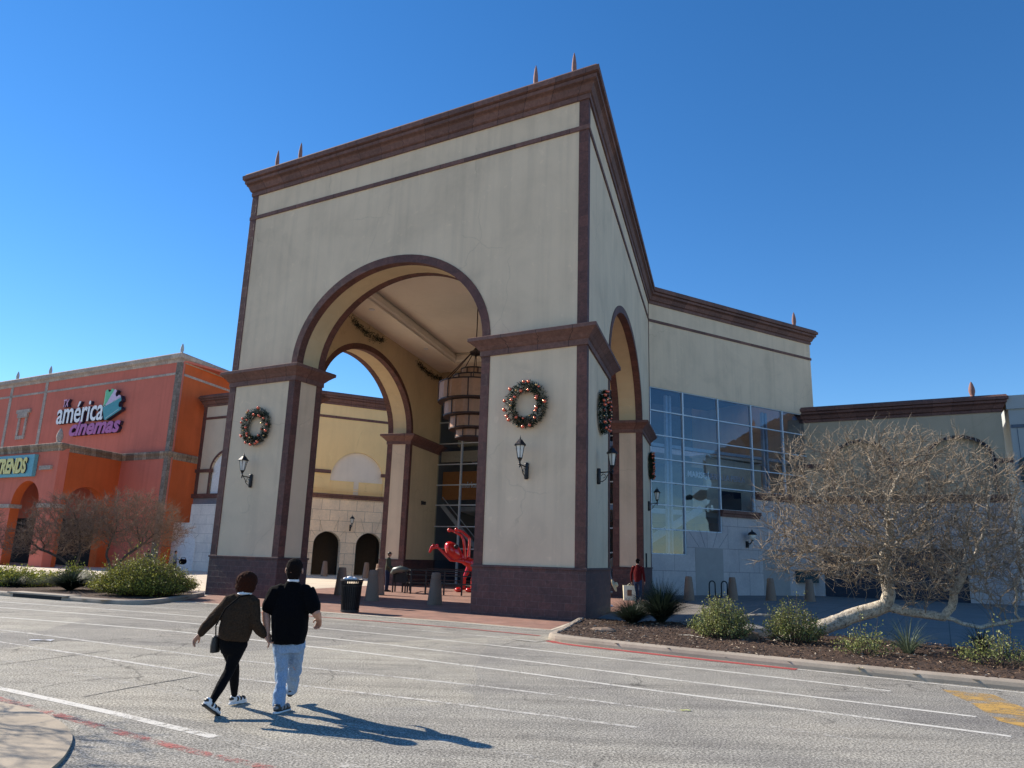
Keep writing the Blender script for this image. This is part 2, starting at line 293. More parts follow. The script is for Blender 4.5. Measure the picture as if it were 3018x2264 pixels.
def plate(mb, O, d, n, loops, t0, t1, mat=0, edgemat=None, backmat=None, backshift=None):
    """polygon (s,z) with holes in the vertical plane O + s*d, solid from t0 to t1 along n"""
    O, d, n = V2(O), V2(d), V2(n)
    if isinstance(loops[0][0], (int, float)): loops = [loops]
    tris = geometry.tessellate_polygon([[Vector((a, b, 0)) for a, b in L] for L in loops])
    pts = [p for L in loops for p in L]
    def P(s, z, t, back=False):
        if back and backshift: s += backshift(s)
        q = O + d*s + n*t; return (q.x, q.y, z)
    f = [P(s, z, t0) for s, z in pts]; b = [P(s, z, t1, True) for s, z in pts]; k = len(pts)
    mb.add(f, [tuple(t) for t in tris], [[pts[i] for i in t] for t in tris], mat)
    mb.add(b, [tuple(reversed(t)) for t in tris], [[pts[i] for i in reversed(t)] for t in tris], mat if backmat is None else backmat)
    for L in loops:
        acc = 0
        for i in range(len(L)):
            p, q = L[i], L[(i+1) % len(L)]; l = math.dist(p, q)
            em = mat if edgemat is None else edgemat(p, q)
            mb.add([P(*p, t0), P(*q, t0), P(*q, t1, True), P(*p, t1, True)], [(0, 1, 2, 3)], [[(t0, acc), (t0, acc+l), (t1, acc+l), (t1, acc)]], em); acc += l
    # weld handled by separate verts; fine for flat shading
    return mb
def rect(a, b, c, d): return [(a, c), (b, c), (b, d), (a, d)]
def prism(mb, poly, z0, z1, mat=0):
    tris = geometry.tessellate_polygon([[Vector((p[0], p[1], 0)) for p in poly]]); k = len(poly)
    mb.add([(p[0], p[1], z1) for p in poly], [tuple(t) for t in tris], [[tuple(poly[i][:2]) for i in t] for t in tris], mat)
    mb.add([(p[0], p[1], z0) for p in poly], [tuple(reversed(t)) for t in tris], [[tuple(poly[i][:2]) for i in reversed(t)] for t in tris], mat)
    acc = 0
    for i in range(k):
        p, q = poly[i], poly[(i+1) % k]; l = math.dist(p[:2], q[:2])
        mb.add([(*p[:2], z0), (*q[:2], z0), (*q[:2], z1), (*p[:2], z1)], [(0, 1, 2, 3)], [[(acc, z0), (acc+l, z0), (acc+l, z1), (acc, z1)]], mat); acc += l
    return mb
def box(mb, c, s, mat=0, R=None):
    v = [Vector((x*s[0]/2, y*s[1]/2, z*s[2]/2)) for x in (-1, 1) for y in (-1, 1) for z in (-1, 1)]
    if R is not None: v = [R @ q for q in v]
    v = [q+Vector(c) for q in v]
    F = [(0, 1, 3, 2), (4, 6, 7, 5), (0, 4, 5, 1), (2, 3, 7, 6), (0, 2, 6, 4), (1, 5, 7, 3)]
    mb.add(v, F, [[(0, 0), (1, 0), (1, 1), (0, 1)]]*6, mat); return mb
def beam(mb, p, q, wd, ht, mat=0):
    p, q = Vector(p), Vector(q); d = q-p; L = d.length; z = d.normalized(); x = Vector((0, 0, 1)).cross(z)
    x = x.normalized() if x.length > 1e-4 else Vector((1, 0, 0)); y = z.cross(x)
    return box(mb, (p+q)/2, (wd, ht, L), mat, Matrix((x, y, z)).transposed())
def tube(mb, pts, rad, n=8, mat=0, caps=True):
    pts = [Vector(p) for p in pts]; k = len(pts)
    if isinstance(rad, (int, float)): rad = [rad]*k
    o = len(mb.v); x = None
    for i, p in enumerate(pts):
        t = (pts[min(i+1, k-1)]-pts[max(i-1, 0)]).normalized()
        if x is None: x = t.orthogonal().normalized()
        else:
            x = x - t*x.dot(t); x = x.normalized() if x.length > 1e-5 else t.orthogonal().normalized()
        y = t.cross(x)
        for j in range(n):
            a = 2*math.pi*j/n; q = p+(x*math.cos(a)+y*math.sin(a))*rad[i]; mb.v.append(tuple(q))
    for i in range(k-1):
        for j in range(n):
            a = o+i*n+j; b = o+i*n+(j+1) % n
            mb.f.append([a, b, b+n, a+n]); mb.m.append(mat); mb.uv.append([(0, 0)]*4)
    if caps:
        mb.f.append([o+j for j in reversed(range(n))]); mb.m.append(mat); mb.uv.append([(0, 0)]*n)
        mb.f.append([o+(k-1)*n+j for j in range(n)]); mb.m.append(mat); mb.uv.append([(0, 0)]*n)
    return mb
def lathe(mb, prof, c=(0, 0, 0), n=16, mat=0, a0=0):
    o = len(mb.v); k = len(prof)
    for r, z in prof:
        for j in range(n):
            a = a0+2*math.pi*j/n; mb.v.append((c[0]+r*math.cos(a), c[1]+r*math.sin(a), c[2]+z))
    for i in range(k-1):
        for j in range(n):
            a = o+i*n+j; b = o+i*n+(j+1) % n; mb.f.append([a, b, b+n, a+n]); mb.m.append(mat); mb.uv.append([(j/n, prof[i][1])]*4)
    if prof[0][0] > 1e-4: mb.f.append([o+j for j in reversed(range(n))]); mb.m.append(mat); mb.uv.append([(0, 0)]*n)
    if prof[-1][0] > 1e-4: mb.f.append([o+(k-1)*n+j for j in range(n)]); mb.m.append(mat); mb.uv.append([(0, 0)]*n)
    return mb
def sphere(mb, c, r, n=10, mat=0, s=(1, 1, 1), R=None):
    o = len(mb.v); k = n//2+1
    for i in range(k):
        th = math.pi*i/(k-1)
        for j in range(n):
            a = 2*math.pi*j/n; q = Vector((math.sin(th)*math.cos(a)*r*s[0], math.sin(th)*math.sin(a)*r*s[1], math.cos(th)*r*s[2]))
            if R is not None: q = R @ q
            mb.v.append(tuple(q+Vector(c)))
    for i in range(k-1):
        for j in range(n):
            a = o+i*n+j; b = o+i*n+(j+1) % n; mb.f.append([a, b, b+n, a+n]); mb.m.append(mat); mb.uv.append([(0, 0)]*4)
    return mb
def sweep(mb, path, prof, closed=False, mat=0, flip=False):
    """prof [(out,z)] closed outline swept along path; outward is to the right of travel"""
    P = [V2(p) for p in path]; k = len(P); sg = -1 if flip else 1
    def nrm(a, b): d = (b-a).normalized(); return Vector((d.y, -d.x))*sg
    mit = []
    for i in range(k):
        if closed or 0 < i < k-1:
            n1 = nrm(P[i-1], P[i]); n2 = nrm(P[i], P[(i+1) % k]); mit.append((n1+n2)/(1+n1.dot(n2)))
        elif i == 0: mit.append(nrm(P[0], P[1]))
        else: mit.append(nrm(P[-2], P[-1]))
    o = len(mb.v); q = len(prof); cum = [0]
    for i in range(1, k+1): cum.append(cum[-1]+(P[i % k]-P[i-1]).length)
    pc = [0]
    for i in range(1, q+1): pc.append(pc[-1]+math.dist(prof[i % q], prof[i-1]))
    for i in range(k):
        for a, z in prof: w_ = P[i]+mit[i]*a; mb.v.append((w_.x, w_.y, z))
    for i in range(k if closed else k-1):
        i2 = (i+1) % k
        for j in range(q):
            j2 = (j+1) % q
            mb.f.append([o+i*q+j, o+i2*q+j, o+i2*q+j2, o+i*q+j2]); mb.m.append(mat)
            mb.uv.append([(cum[i], pc[j]), (cum[i+1], pc[j]), (cum[i+1], pc[j+1]), (cum[i], pc[j+1])])
    if not closed:
        for i in (0, k-1): mb.f.append([o+i*q+j for j in range(q)]); mb.m.append(mat); mb.uv.append([prof[j] for j in range(q)])
    return mb
def ell(c, a, b, z0, n=28, t0=math.pi, t1=0):
    return [(c+a*math.cos(t0+(t1-t0)*i/n), z0+b*math.sin(t0+(t1-t0)*i/n)) for i in range(n+1)]
def arch_ring(mb, O, d, n, c, a, b, z0, wd, t0, t1, mat=0, k=30):
    lo = ell(c, a+wd, b+wd, z0, k) + ell(c, a, b, z0, k, 0, math.pi)
    return plate(mb, O, d, n, lo, t0, t1, mat)
def text_mesh(body, size, extrude, bold=0.0, shear=0.0, wx=1.0):
    cu = bpy.data.curves.new('txt', 'FONT'); cu.body = body; cu.size = size; cu.extrude = extrude; cu.offset = bold; cu.shear = shear; cu.resolution_u = 3
    ob = bpy.data.objects.new('txt', cu); COL.objects.link(ob)
    dg = bpy.context.evaluated_depsgraph_get(); me = bpy.data.meshes.new_from_object(ob.evaluated_get(dg))
    bpy.data.objects.remove(ob)
    return me
def fit_text(mb, body, x0, x1, y0, y1, z0, thick, F, bold=0, shear=0, mat=0):
    """fit text outline into x0..x1, y0..y1 of frame F (origin, right, up, out)"""
    me = text_mesh(body, 1, .5, bold, shear); co = np.array([v.co[:] for v in me.vertices])
    mn, mx = co.min(0), co.max(0)
    o, r, u, t = F
    def P(v):
        a = x0+(v[0]-mn[0])/(mx[0]-mn[0])*(x1-x0); b = y0+(v[1]-mn[1])/(mx[1]-mn[1])*(y1-y0); c = z0+(v[2]+.5)*thick
        return Vector(o)+Vector(r)*a+Vector(u)*b+Vector(t)*c
    mb.add([P(v) for v in co], [list(p.vertices) for p in me.polygons], [[(0, 0)]*len(p.vertices) for p in me.polygons], mat)
    bpy.data.meshes.remove(me)

# ---------------------------------------------------------------- ground and roads
def sheet(name, poly, z, mat):
    mb = MB(); tris = geometry.tessellate_polygon([[Vector((p[0], p[1], 0)) for p in poly]])
    fs = []
    for t in tris:
        a, b, c = [V2(poly[i]) for i in t]; cr_ = (b-a).x*(c-a).y-(b-a).y*(c-a).x
        fs.append(tuple(t) if cr_ > 0 else tuple(reversed(t)))
    mb.add([(p[0], p[1], z) for p in poly], fs, [[tuple(poly[i]) for i in t] for t in fs])
    return struct(build(name, mb, mat, recalc=False))
sheet('road', [(-900, -300), (900, -300), (900, 900), (-900, 900)], 0, M['asphalt'])
CURB_R = [(2.25, 24.35), (1.35, 20.2), (1.08, 18.96), (1.5, 18.25), (2.63, 17.25), (4.42, 15.9), (6.31, 14.51), (8.54, 13.01), (10.32, 11.86), (14, 9.6), (22, 5)]
sheet('courtyard_pavement', [(-60, 76), (-46, 66), (-34, 52), (-20, 36.6), (-13.2, 33.6), (-12.1, 31.3), (-11.75, 28.3), (-6.48, 25.66), (-1.37, 23.04), (1.28, 21.39), (2.4, 24.7), (60, 8), (70, 60), (30, 90), (-60, 100)], .004, M['court'])
sheet('brick_paving', [(-11.9, 28.6), (-6.48, 25.8), (-1.37, 23.2), (1.25, 21.55), (2.1, 24.5), (5.2, 30), (8.79, 46.5), (-6.6, 54.6), (-12.6, 33.4)], .008, M['brick'])
sheet('sidewalk', [(2.6, 24.6), (5.6, 24.3), (8, 22.6), (11.5, 19.4), (16, 15.9), (40, 3), (60, 30), (24, 58), (9.2, 46.8), (4.6, 31)], .012, M['walk'])
def inset_line(P, k):
    P = [V2(p) for p in P]; out = []
    for i, p in enumerate(P):
        a = P[max(i-1, 0)]; b = P[min(i+1, len(P)-1)]; d = (b-a).normalized(); out.append(p+Vector((-d.y, d.x))*k)
    return [(p.x, p.y) for p in out]
curb_prof = [(0.0, -.05), (0.0, .06), (-.02, .12), (-.06, .15), (-.2, .155), (-.22, .14), (-.22, -.05)]
def smooth_path(P, n=4):
    out = []; k = len(P)
    for i in range(k-1):
        p0, p1, p2, p3 = P[max(i-1, 0)], P[i], P[i+1], P[min(i+2, k-1)]
        for j in range(n):
            t = j/n
            out.append(tuple(.5*((2*p1[a])+(-p0[a]+p2[a])*t+(2*p0[a]-5*p1[a]+4*p2[a]-p3[a])*t*t+(-p0[a]+3*p1[a]-3*p2[a]+p3[a])*t**3) for a in (0, 1)))
    out.append(tuple(P[-1])); return out
cpath = smooth_path(CURB_R, 4)
mb = MB(); sweep(mb, cpath, curb_prof); struct(build('kerb', mb, M['curb'], smooth=False))
CURB_L = [(-40, 38.5), (-30, 33.6), (-23.9, 31.1), (-18.44, 28.44), (-14.62, 26.61), (-13.1, 25.98), (-12.35, 25.95), (-12.0, 26.5), (-11.95, 28), (-12.3, 31.8)]
cl = smooth_path(CURB_L, 4)
mb = MB(); sweep(mb, cl, curb_prof); struct(build('kerb', mb, M['curb']))
def inside(poly, x, y):
    c = False; j = len(poly)-1
    for i in range(len(poly)):
        if (poly[i][1] > y) != (poly[j][1] > y) and x < (poly[j][0]-poly[i][0])*(y-poly[i][1])/(poly[j][1]-poly[i][1])+poly[i][0]: c = not c
        j = i
    return c
def soil(name, poly, z, res=.25):
    xs = [p[0] for p in poly]; ys = [p[1] for p in poly]; mb = MB(); idx = {}
    nx = int((max(xs)-min(xs))/res)+2; ny = int((max(ys)-min(ys))/res)+2
    for i in range(nx):
        for j in range(ny):
            x = min(xs)+i*res; y = min(ys)+j*res
            idx[i, j] = len(mb.v); mb.v.append((x, y, z+.05*noise.noise(Vector((x*.8, y*.8, 3)))+.03*noise.noise(Vector((x*3, y*3, 1)))))
    for i in range(nx-1):
        for j in range(ny-1):
            if inside(poly, min(xs)+(i+.5)*res, min(ys)+(j+.5)*res):
                mb.f.append([idx[i, j], idx[i+1, j], idx[i+1, j+1], idx[i, j+1]]); mb.m.append(0); mb.uv.append([(0, 0)]*4)
    return struct(build(name, mb, M['mulch'], smooth=True, recalc=False))
bedR = inset_line(cpath, .12) + [(26, 8), (14, 17.2), (11.3, 18.6), (9.4, 20.6), (7.6, 22.3), (5.2, 24.2), (2.6, 24.6)]
soil('planting_bed_soil', bedR, .11)
bedL = inset_line(cl, .12) + [(-13.4, 33.2), (-19, 36), (-33, 50), (-44, 52)]
soil('planting_bed_soil', bedL, .10, .4)
# scattered bark chips
def chips(name, poly, n, s, mat, z=.13, bbox=None):
    mb = MB(); xs = [p[0] for p in poly]; ys = [p[1] for p in poly]; x0, x1, y0, y1 = bbox or (min(xs), max(xs), min(ys), max(ys)); c = 0
    while c < n:
        x, y = random.uniform(x0, x1), random.uniform(y0, y1)
        if not inside(poly, x, y): continue
        c += 1; a = random.uniform(0, 6.3); l = s*random.uniform(.5, 1.6); v = Vector((math.cos(a), math.sin(a), random.uniform(-.4, .4)))*l
        q = Vector((-math.sin(a), math.cos(a), random.uniform(-.5, .5)))*l*.3; p = Vector((x, y, z+random.uniform(0, .02)))
        mb.add([p-v, p+q, p+v, p-q, p+Vector((0, 0, .012))], [(0, 1, 4), (1, 2, 4), (2, 3, 4), (3, 0, 4)])
    o = build(name, mb, mat, recalc=False); o['kind'] = 'stuff'; return o
chipm, cnt, cp = new_mat('bark_chips'); g_ = N(cnt, 'ShaderNodeNewGeometry')
cnt.links.new(ramp(cnt, g_.outputs['Random Per Island'], [(0, (.03, .016, .01)), (.6, (.11, .06, .035)), (.93, (.16, .1, .06)), (.94, (.45, .36, .26))]), cp.inputs['Base Color']); cp.inputs['Roughness'].default_value = .9
chips('bark_mulch', bedR, 9000, .035, chipm, .14, (1, 13.5, 9, 24))

# painted markings (sheets 4 mm above the road)
def ribbon(name, pts, wd, mat, z=.004, n=6):
    P = smooth_path(pts, n); L = inset_line(P, wd/2); Rr = inset_line(P, -wd/2); mb = MB(); k = len(P)
    mb.v = [(p[0], p[1], z) for p in Rr]+[(p[0], p[1], z) for p in L]
    for i in range(k-1): mb.f.append([i, i+1, k+i+1, k+i]); mb.m.append(0); mb.uv.append([(0, 0)]*4)
    return struct(build(name, mb, mat, recalc=False))
lines = [
 ([(-26, 31.5), (-17.65, 27.25), (-11.36, 25.2), (-9.32, 24.16), (-5.04, 21.69), (-.72, 19.37), (1.07, 18.12), (2.41, 17.1), (4.39, 15.58)], .10, 'pwhite'),
 ([(-26, 29.8), (-16.53, 25.54), (-12.58, 24.0), (-8.54, 22.16), (-4.85, 20.08), (-.65, 17.58), (3.63, 14.53), (6.15, 12.6)], .11, 'pbright'),
 ([(-26, 27.6), (-15.19, 23.3), (-11.96, 22.05), (-7.68, 19.98), (-4.43, 18.0), (-.56, 15.54), (2.97, 12.97), (6.3, 10.62)], .11, 'pbright'),
 ([(-18, 22), (-8.59, 18.57), (-3.94, 16.05), (-.49, 13.9), (2.19, 12.0), (5.43, 9.85), (5.99, 9.45)], .11, 'pbright'),
 ([(-13, 18.3), (-11.1, 17.33), (-9.3, 16.37), (-4.86, 13.9), (-.42, 11.9), (1.02, 11.08), (2.23, 10.31)], .10, 'pwhite'),
 ([(-12, 16.5), (-9.71, 15.23), (-7.5, 13.94), (-5.44, 12.7), (-4.25, 12.0), (-2.17, 11.1), (-.4, 10.3), (1.6, 9.3)], .10, 'pwhite'),
 ([(-9, 13.5), (-7.52, 12.57), (-5.05, 11.05), (-4.26, 10.5), (-3.31, 9.85), (-1, 8.6), (1, 7.4)], .14, 'pfaint'),
 ([(-9.5, 12.3), (-7.38, 10.98), (-6.59, 10.5), (-4.8, 9.43), (-3.66, 8.71), (-2.92, 8.24)], .13, 'pbright'),
 ([(-2.92, 8.24), (-1.87, 7.61), (-1.14, 7.19), (-.5, 6.84), (.5, 6.2), (1.5, 5.5)], .13, 'pfaint'),
 ([(3.2, 9.6), (4.4, 8.7), (5.6, 7.8)], .1, 'pfaint'), ([(-6, 19.5), (-1, 16.6), (2, 14.5)], .1, 'pfaint'),
 ([(4.05, 15.95), (6.2, 14.4), (8.43, 12.83), (10.2, 11.7)], .09, 'pbright')]
for p_, w_, m_ in lines: ribbon('road_line', p_, w_, M[m_], z=.004)
ribbon('red_kerb_stripe', [(-7.03, 10.4), (-6.22, 9.86), (-5.29, 9.25), (-4.29, 8.56), (-3.65, 8.13), (-3.0, 7.72), (-2.61, 7.49), (-2.0, 7.15), (-1.2, 6.6)], .13, M['pred'], .006)
ribbon('red_kerb_stripe', [(-8.2, 24.55), (-4.84, 23.04), (-2.6, 21.9), (-.78, 20.84), (.9, 19.7)], .12, M['pred2'], .010)
ribbon('red_kerb_stripe', [(1.05, 18.6), (1.4, 18.0), (2.56, 17.04), (3.95, 15.97), (5.5, 14.83)], .24, M['pred2'], .007)
ribbon('white_kerb_edge', [(-11.9, 28.1), (-6.5, 25.45), (-1.4, 22.8), (1.1, 21.1)], .12, M['pwhite'], .012)
sheet('yellow_road_marking', [(7.15, 12.95), (7.75, 12.55), (7.35, 10.9), (6.6, 9.7), (6.45, 10.4), (6.85, 11.6)], .004, M['pyel'])
ribbon('road_crack', [(-5.28, 10.1), (-5.0, 10.95), (-4.57, 11.97)], .035, M['pcrack'], .005)
ribbon('road_crack', [(-7.95, 12.3), (-7.57, 13.41), (-7.2, 14.6)], .03, M['pcrack'], .005)
ribbon('road_crack', [(.2, 18.6), (.75, 18.25), (1.15, 18.9)], .05, M['pcrack'], .009)
isl = [(-9, 10.2), (-6.6, 9.65), (-5.91, 9.46), (-5.27, 9.09), (-4.68, 8.57), (-4.23, 8.0), (-3.94, 7.41), (-3.79, 6.98), (-3.68, 6.5), (-3.6, 5), (-9, 4)]
mb = MB(); prism(mb, smooth_path(isl[1:9], 4)+[(-3.6, 4), (-9, 4), (-9, 10.2)], 0, .035); struct(build('traffic_island_pavement', mb, M['island']))

# ---------------------------------------------------------------- entrance tower with glass wing
A = Vector((-12.774, 33.223)); B = Vector((2.501, 24.494)); LF = (B-A).length
u = (B-A).normalized(); nf = Vector((-u.y, u.x)); w_ = Vector((.274, .962)).normalized(); mR = Vector((w_.y, -w_.x))
LS = 22.95; C = B + w_*LS; D = A + w_*22.3; T = 1.6; q_ = T/abs(w_.dot(nf)); sh = T*(w_.dot(u))/abs(w_.dot(nf))
K = Vector((22.68, 54.85)); e = (K-C).normalized(); ne = Vector((-e.y, e.x)); LK = (K-C).length
F0, F1 = 4.0, 13.43; SPR = 9.74; ZI = 9.07; ZT = 19.2
bld = thing('entrance_building', 'tall cream stucco arched tower with dark red stone trim and adjoining glass wing', 'building', (A.x, A.y, 0))
cf = (F0+F1)/2; af = (F1-F0)/2; bf = 3.82
cr_s, ar_s, br_s = (5.35+18.0)/2, (18.0-5.35)/2, 3.85
cl_s, al_s, bl_s = (4.9+16.9)/2, 6.0, 3.85
mb = MB()
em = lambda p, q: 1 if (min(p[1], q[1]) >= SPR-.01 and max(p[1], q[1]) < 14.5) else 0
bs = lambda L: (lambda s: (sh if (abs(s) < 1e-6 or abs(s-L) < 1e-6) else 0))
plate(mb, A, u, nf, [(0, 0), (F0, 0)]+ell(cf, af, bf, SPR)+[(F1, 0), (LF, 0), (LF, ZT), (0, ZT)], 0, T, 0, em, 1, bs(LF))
def sidewall(O, nin, c, a, b, Ls, s_in):
    s0 = q_
    bsh = lambda s: s_in if abs(s-s0) < 1e-6 else 0
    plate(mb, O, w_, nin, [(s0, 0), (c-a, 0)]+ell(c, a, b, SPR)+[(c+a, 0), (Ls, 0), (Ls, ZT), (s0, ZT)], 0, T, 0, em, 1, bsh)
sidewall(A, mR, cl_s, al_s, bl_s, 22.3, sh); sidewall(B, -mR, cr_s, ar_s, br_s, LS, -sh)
build('wall', mb, [M['cream'], M['bouncecream']], bld)
rd = (D-C).normalized(); rn = Vector((rd.y, -rd.x))   # rear line C->D, rn points away from the porch
if rn.dot(w_) < 0: rn = -rn
LR = (D-C).length
mb = MB(); plate(mb, C, rd, rn, rect(0, LR, 12.9, ZT), 0, .4, 0); build('rear_wall', mb, M['bouncecream'], bld)
# roof and porch ceiling with a recessed tray
def sk(a, b): return A+u*a+w_*b
mb = MB(); prism(mb, [sk(.3, .3), sk(LF-.3, .3), C-mR*.3, D+mR*.3], ZT-.25, ZT-.05); build('roof', mb, M['redtrim'], bld)
def hslab(mb, loops, z0, z1, mat=0):
    tris = geometry.tessellate_polygon([[Vector((p[0], p[1], 0)) for p in L] for L in loops]); pts = [p for L in loops for p in L]
    for z in (z0, z1): mb.add([(p[0], p[1], z) for p in pts], [tuple(t) for t in tris], None, mat)
    for L in loops:
        for i in range(len(L)):
            p, q = L[i], L[(i+1) % len(L)]; mb.add([(*p[:2], z0), (*q[:2], z0), (*q[:2], z1), (*p[:2], z1)], [(0, 1, 2, 3)], None, mat)
inn = [sk(q_-.05, q_-.05), sk(LF-q_+.05, q_-.05), sk(LF-q_+.05, 22.6), sk(q_-.05, 22.0)]
tray = [sk(q_+2.2, q_+2.2), sk(LF-q_-2.2, q_+2.2), sk(LF-q_-2.2, 20.2), sk(q_+2.2, 19.8)]
mb = MB(); hslab(mb, [inn, tray], 15.1, 15.7); prism(mb, [sk(q_+1.8, q_+1.8), sk(LF-q_-1.8, q_+1.8), sk(LF-q_-1.8, 20.8), sk(q_+1.8, 20.4)], 15.72, 15.9); build('ceiling', mb, M['ceil'], bld)
mb = MB(); sweep(mb, tray, [(.0, 15.12), (.0, 14.98), (.16, 14.98), (.3, 15.1), (.3, 15.12)], True); sweep(mb, tray, [(-.02, 15.1), (-.14, 15.2), (-.14, 15.5), (0, 15.5)], True); build('ceiling_moulding', mb, M['ceil'], bld)
mb = MB()
for a, b in ((3.1, 8), (3.1, 16), (LF-3.2, 8), (LF-3.2, 16), (8, 3.1)):
    p = sk(a, b); mb = MB(); lathe(mb, [(.16, -.02), (.16, .03), (.09, .03), (.09, .0), (.0, .0)], (p.x, p.y, 15.08), 12); build('ceiling_downlight', mb, M['white'], bld)
# piers: plinth and impost mouldings run round each pier
G0 = A+u*F0+nf*T; G1 = A+u*F1+nf*T
piers = [
 [A, A+u*F0, G0, sk(q_, q_), A+w_*4.9+mR*T, A+w_*4.9],
 [A+u*F1, B, B+w_*5.35, B+w_*5.35-mR*T, sk(LF-q_, q_), G1],
 [B+w_*18.0, C, C-mR*T, B+w_*18.0-mR*T],
 [A+w_*16.9, A+w_*16.9+mR*T, D+mR*T, D]]
plp = [(-.05, -.05), (.05, -.05), (.05, 1.56), (.09, 1.575), (.09, 1.64), (.03, 1.65), (-.05, 1.65)]
imp = [(-.05, ZI), (.07, ZI), (.07, ZI+.2), (.12, ZI+.24), (.20, ZI+.34), (.36, ZI+.48), (.42, ZI+.52), (.42, SPR-.03), (.36, SPR), (-.05, SPR+.02)]
for P in piers:
    mb = MB(); sweep(mb, P, plp, True); build('plinth', mb, M['plinth'], bld)
    mb = MB(); sweep(mb, P, imp, True); build('impost_moulding', mb, M['corn'], bld)
# vertical strips
def vstrip(mb, O, d, n, s0, s1, z0, z1, t0=-.03, t1=.36): plate(mb, O, d, n, rect(s0, s1, z0, z1), t0, t1)
for z0, z1 in ((1.6, ZI), (SPR, 17.29), (17.46, 18.62)):
    for P, uu1, ww in ((A, 1, 1), (B, -1, 1), (C, 0, -1)):
        mb = MB(); a = .38
        if P is C: plate(mb, C, -w_, -mR, rect(0, .2, z0, z1), -.03, .2)
        else:
            X = P; n1 = -nf*.03; m1 = (-mR if P is A else mR)*.03
            c0 = X+(n1+m1)*1.0; up = u*a*uu1; wp = w_*a
            poly = [c0, c0+up, c0+up-n1*2, c0-n1*2-m1*2, c0+wp-m1*2, c0+wp]
            prism(mb, [tuple(p) for p in poly], z0, z1)
        build('corner_strip', mb, M['cant'], bld)
sw = .33
for O, d, n, edges in ((A, u, nf, ((F0, -1), (F1, 1))), (B, w_, -mR, ((5.35, -1), (18.0, 1))), (A, w_, mR, ((4.9, -1), (16.9, 1)))):
    for s, sg in edges:
        for t0, t1 in ((-.03, sw), (T-sw, T+.03)):
            mb = MB(); plate(mb, O, d, n, rect(min(s-.02*sg, s+sg*sw), max(s-.02*sg, s+sg*sw), 1.6, ZI), t0, t1); build('jamb_strip', mb, M['cant'], bld)
for O, d, n, c, a, b in ((A, u, nf, cf, af, bf), (B, w_, -mR, cr_s, ar_s, br_s), (A, w_, mR, cl_s, al_s, bl_s)):
    for t0, t1 in ((-.035, sw), (T-sw, T+.03)):
        mb = MB(); arch_ring(mb, O, d, n, c, a-.02, b-.02, SPR, sw, t0, t1, 0, 40); build('arch_band', mb, M['cant'], bld)
# string course and cornice
mb = MB(); sweep(mb, [D, A, B, C, K, K+ne*9], [(-.05, 17.29), (.055, 17.29), (.06, 17.46), (-.05, 17.46)]); build('string_course', mb, M['corn'], bld)
cpr = [(-.1, 18.53), (.07, 18.53), (.09, 18.7), (.05, 18.73), (.14, 18.78), (.24, 19.0), (.31, 19.04), (.25, 19.07), (.37, 19.12), (.38, 19.25), (.32, 19.28), (.47, 19.31), (.49, 19.5), (.43, 19.53), (.36, 19.64), (-.5, 19.66), (-.5, 18.9)]
mb = MB(); sweep(mb, [D+mR*2, D, A, B, C, K, K+ne*9], cpr); build('cornice', mb, M['corn'], bld)
def finial(parent, p, z, h=1.2, r=.13, mat='finial'):
    mb = MB(); lathe(mb, [(r*1.1, 0), (r*1.1, h*.08), (r*.6, h*.1), (r*.75, h*.2), (r, h*.4), (r*.9, h*.6), (r*.5, h*.85), (r*.15, h*.97), (0, h)], (p[0], p[1], z), 12); build('finial', mb, M[mat], parent, smooth=True)
for s in (1.25, 2.76, 15.3, 16.95): finial(bld, A+u*s+nf*.1, 19.6, 1.2, .095)
finial(bld, C+e*14.66+ne*.1, 19.6, 1.3, .16)
# glass wing facade
X1 = D+w_*11; X2 = K+ne*12
mb = MB(); plate(mb, C, e, ne, rect(0, LK, 12.95, ZT), 0, .4, 0); plate(mb, C, e, ne, rect(15.55, LK, 6.6, 12.95), 0, .4, 0)
plate(mb, K, ne, -e, rect(.4, 12.5, 0, ZT), 0, .4, 0); build('wing_wall', mb, M['cream'], bld)
mb = MB(); prism(mb, [C+ne*5.0, K+ne*5.0-e*.2, K+ne*12.5-e*.2, X1+w_*.5, D+w_*.6+mR*.6, C+w_*.6-mR*.3], ZT-.25, ZT-.05); build('wing_roof', mb, M['redtrim'], bld)
mb = MB()
plate(mb, C, e, ne, [(0, 0), (LK, 0), (LK, 6.6), (9.45, 6.6), (9.45, 5.43), (6.17, 5.43), (6.17, 3.95), (2.95, 3.95), (2.95, 2.45), (0, 2.45)], 0, .4)
build('stone_wall', mb, M['lime'], bld)
mb = MB()
pass
bei = plain('beige_infill', (.36, .33, .31), .85, 0, .06, 2)
for s0, s1 in ((3.67, 6.12), (9.9, 12.5)): mb = MB(); plate(mb, C, e, ne, rect(s0, s1, .02, 2.94), -.02, .1); build('blocked_opening', mb, bei, bld)
mb = MB()
for c in (4.9, 11.2):
    for k_ in (-1, 1):
        for a0, a1, b0, b1 in ((.35, .8, 3.0, 4.05), (.9, 1.7, 3.0, 3.9)): 
            mb = MB(); p = C+e*(c+k_*a0); q = C+e*(c+k_*a1); beam(mb, (p.x, p.y, b0), (q.x, q.y, b1), .025, .012); build('voussoir_joint', mb, M['grayint'], bld)
mb = MB(); sweep(mb, [C+e*9.45, K], [(-.05, 6.35), (.1, 6.35), (.13, 6.5), (.24, 6.6), (.26, 6.85), (-.05, 6.87)]); sweep(mb, [C+e*6.05, C+e*9.7], [(-.05, 5.02), (.1, 5.02), (.13, 5.2), (.22, 5.25), (.25, 5.45), (-.05, 5.46)])
build('sill_moulding', mb, M['corn'], bld)
cols = [.08, 2.92, 6.15, 9.38, 12.65, 15.5]; bots = [2.46, 3.97, 5.46, 6.88, 6.88]; rows = [2.46, 3.97, 5.46, 6.88, 8.35, 9.85, 11.42, 12.93]
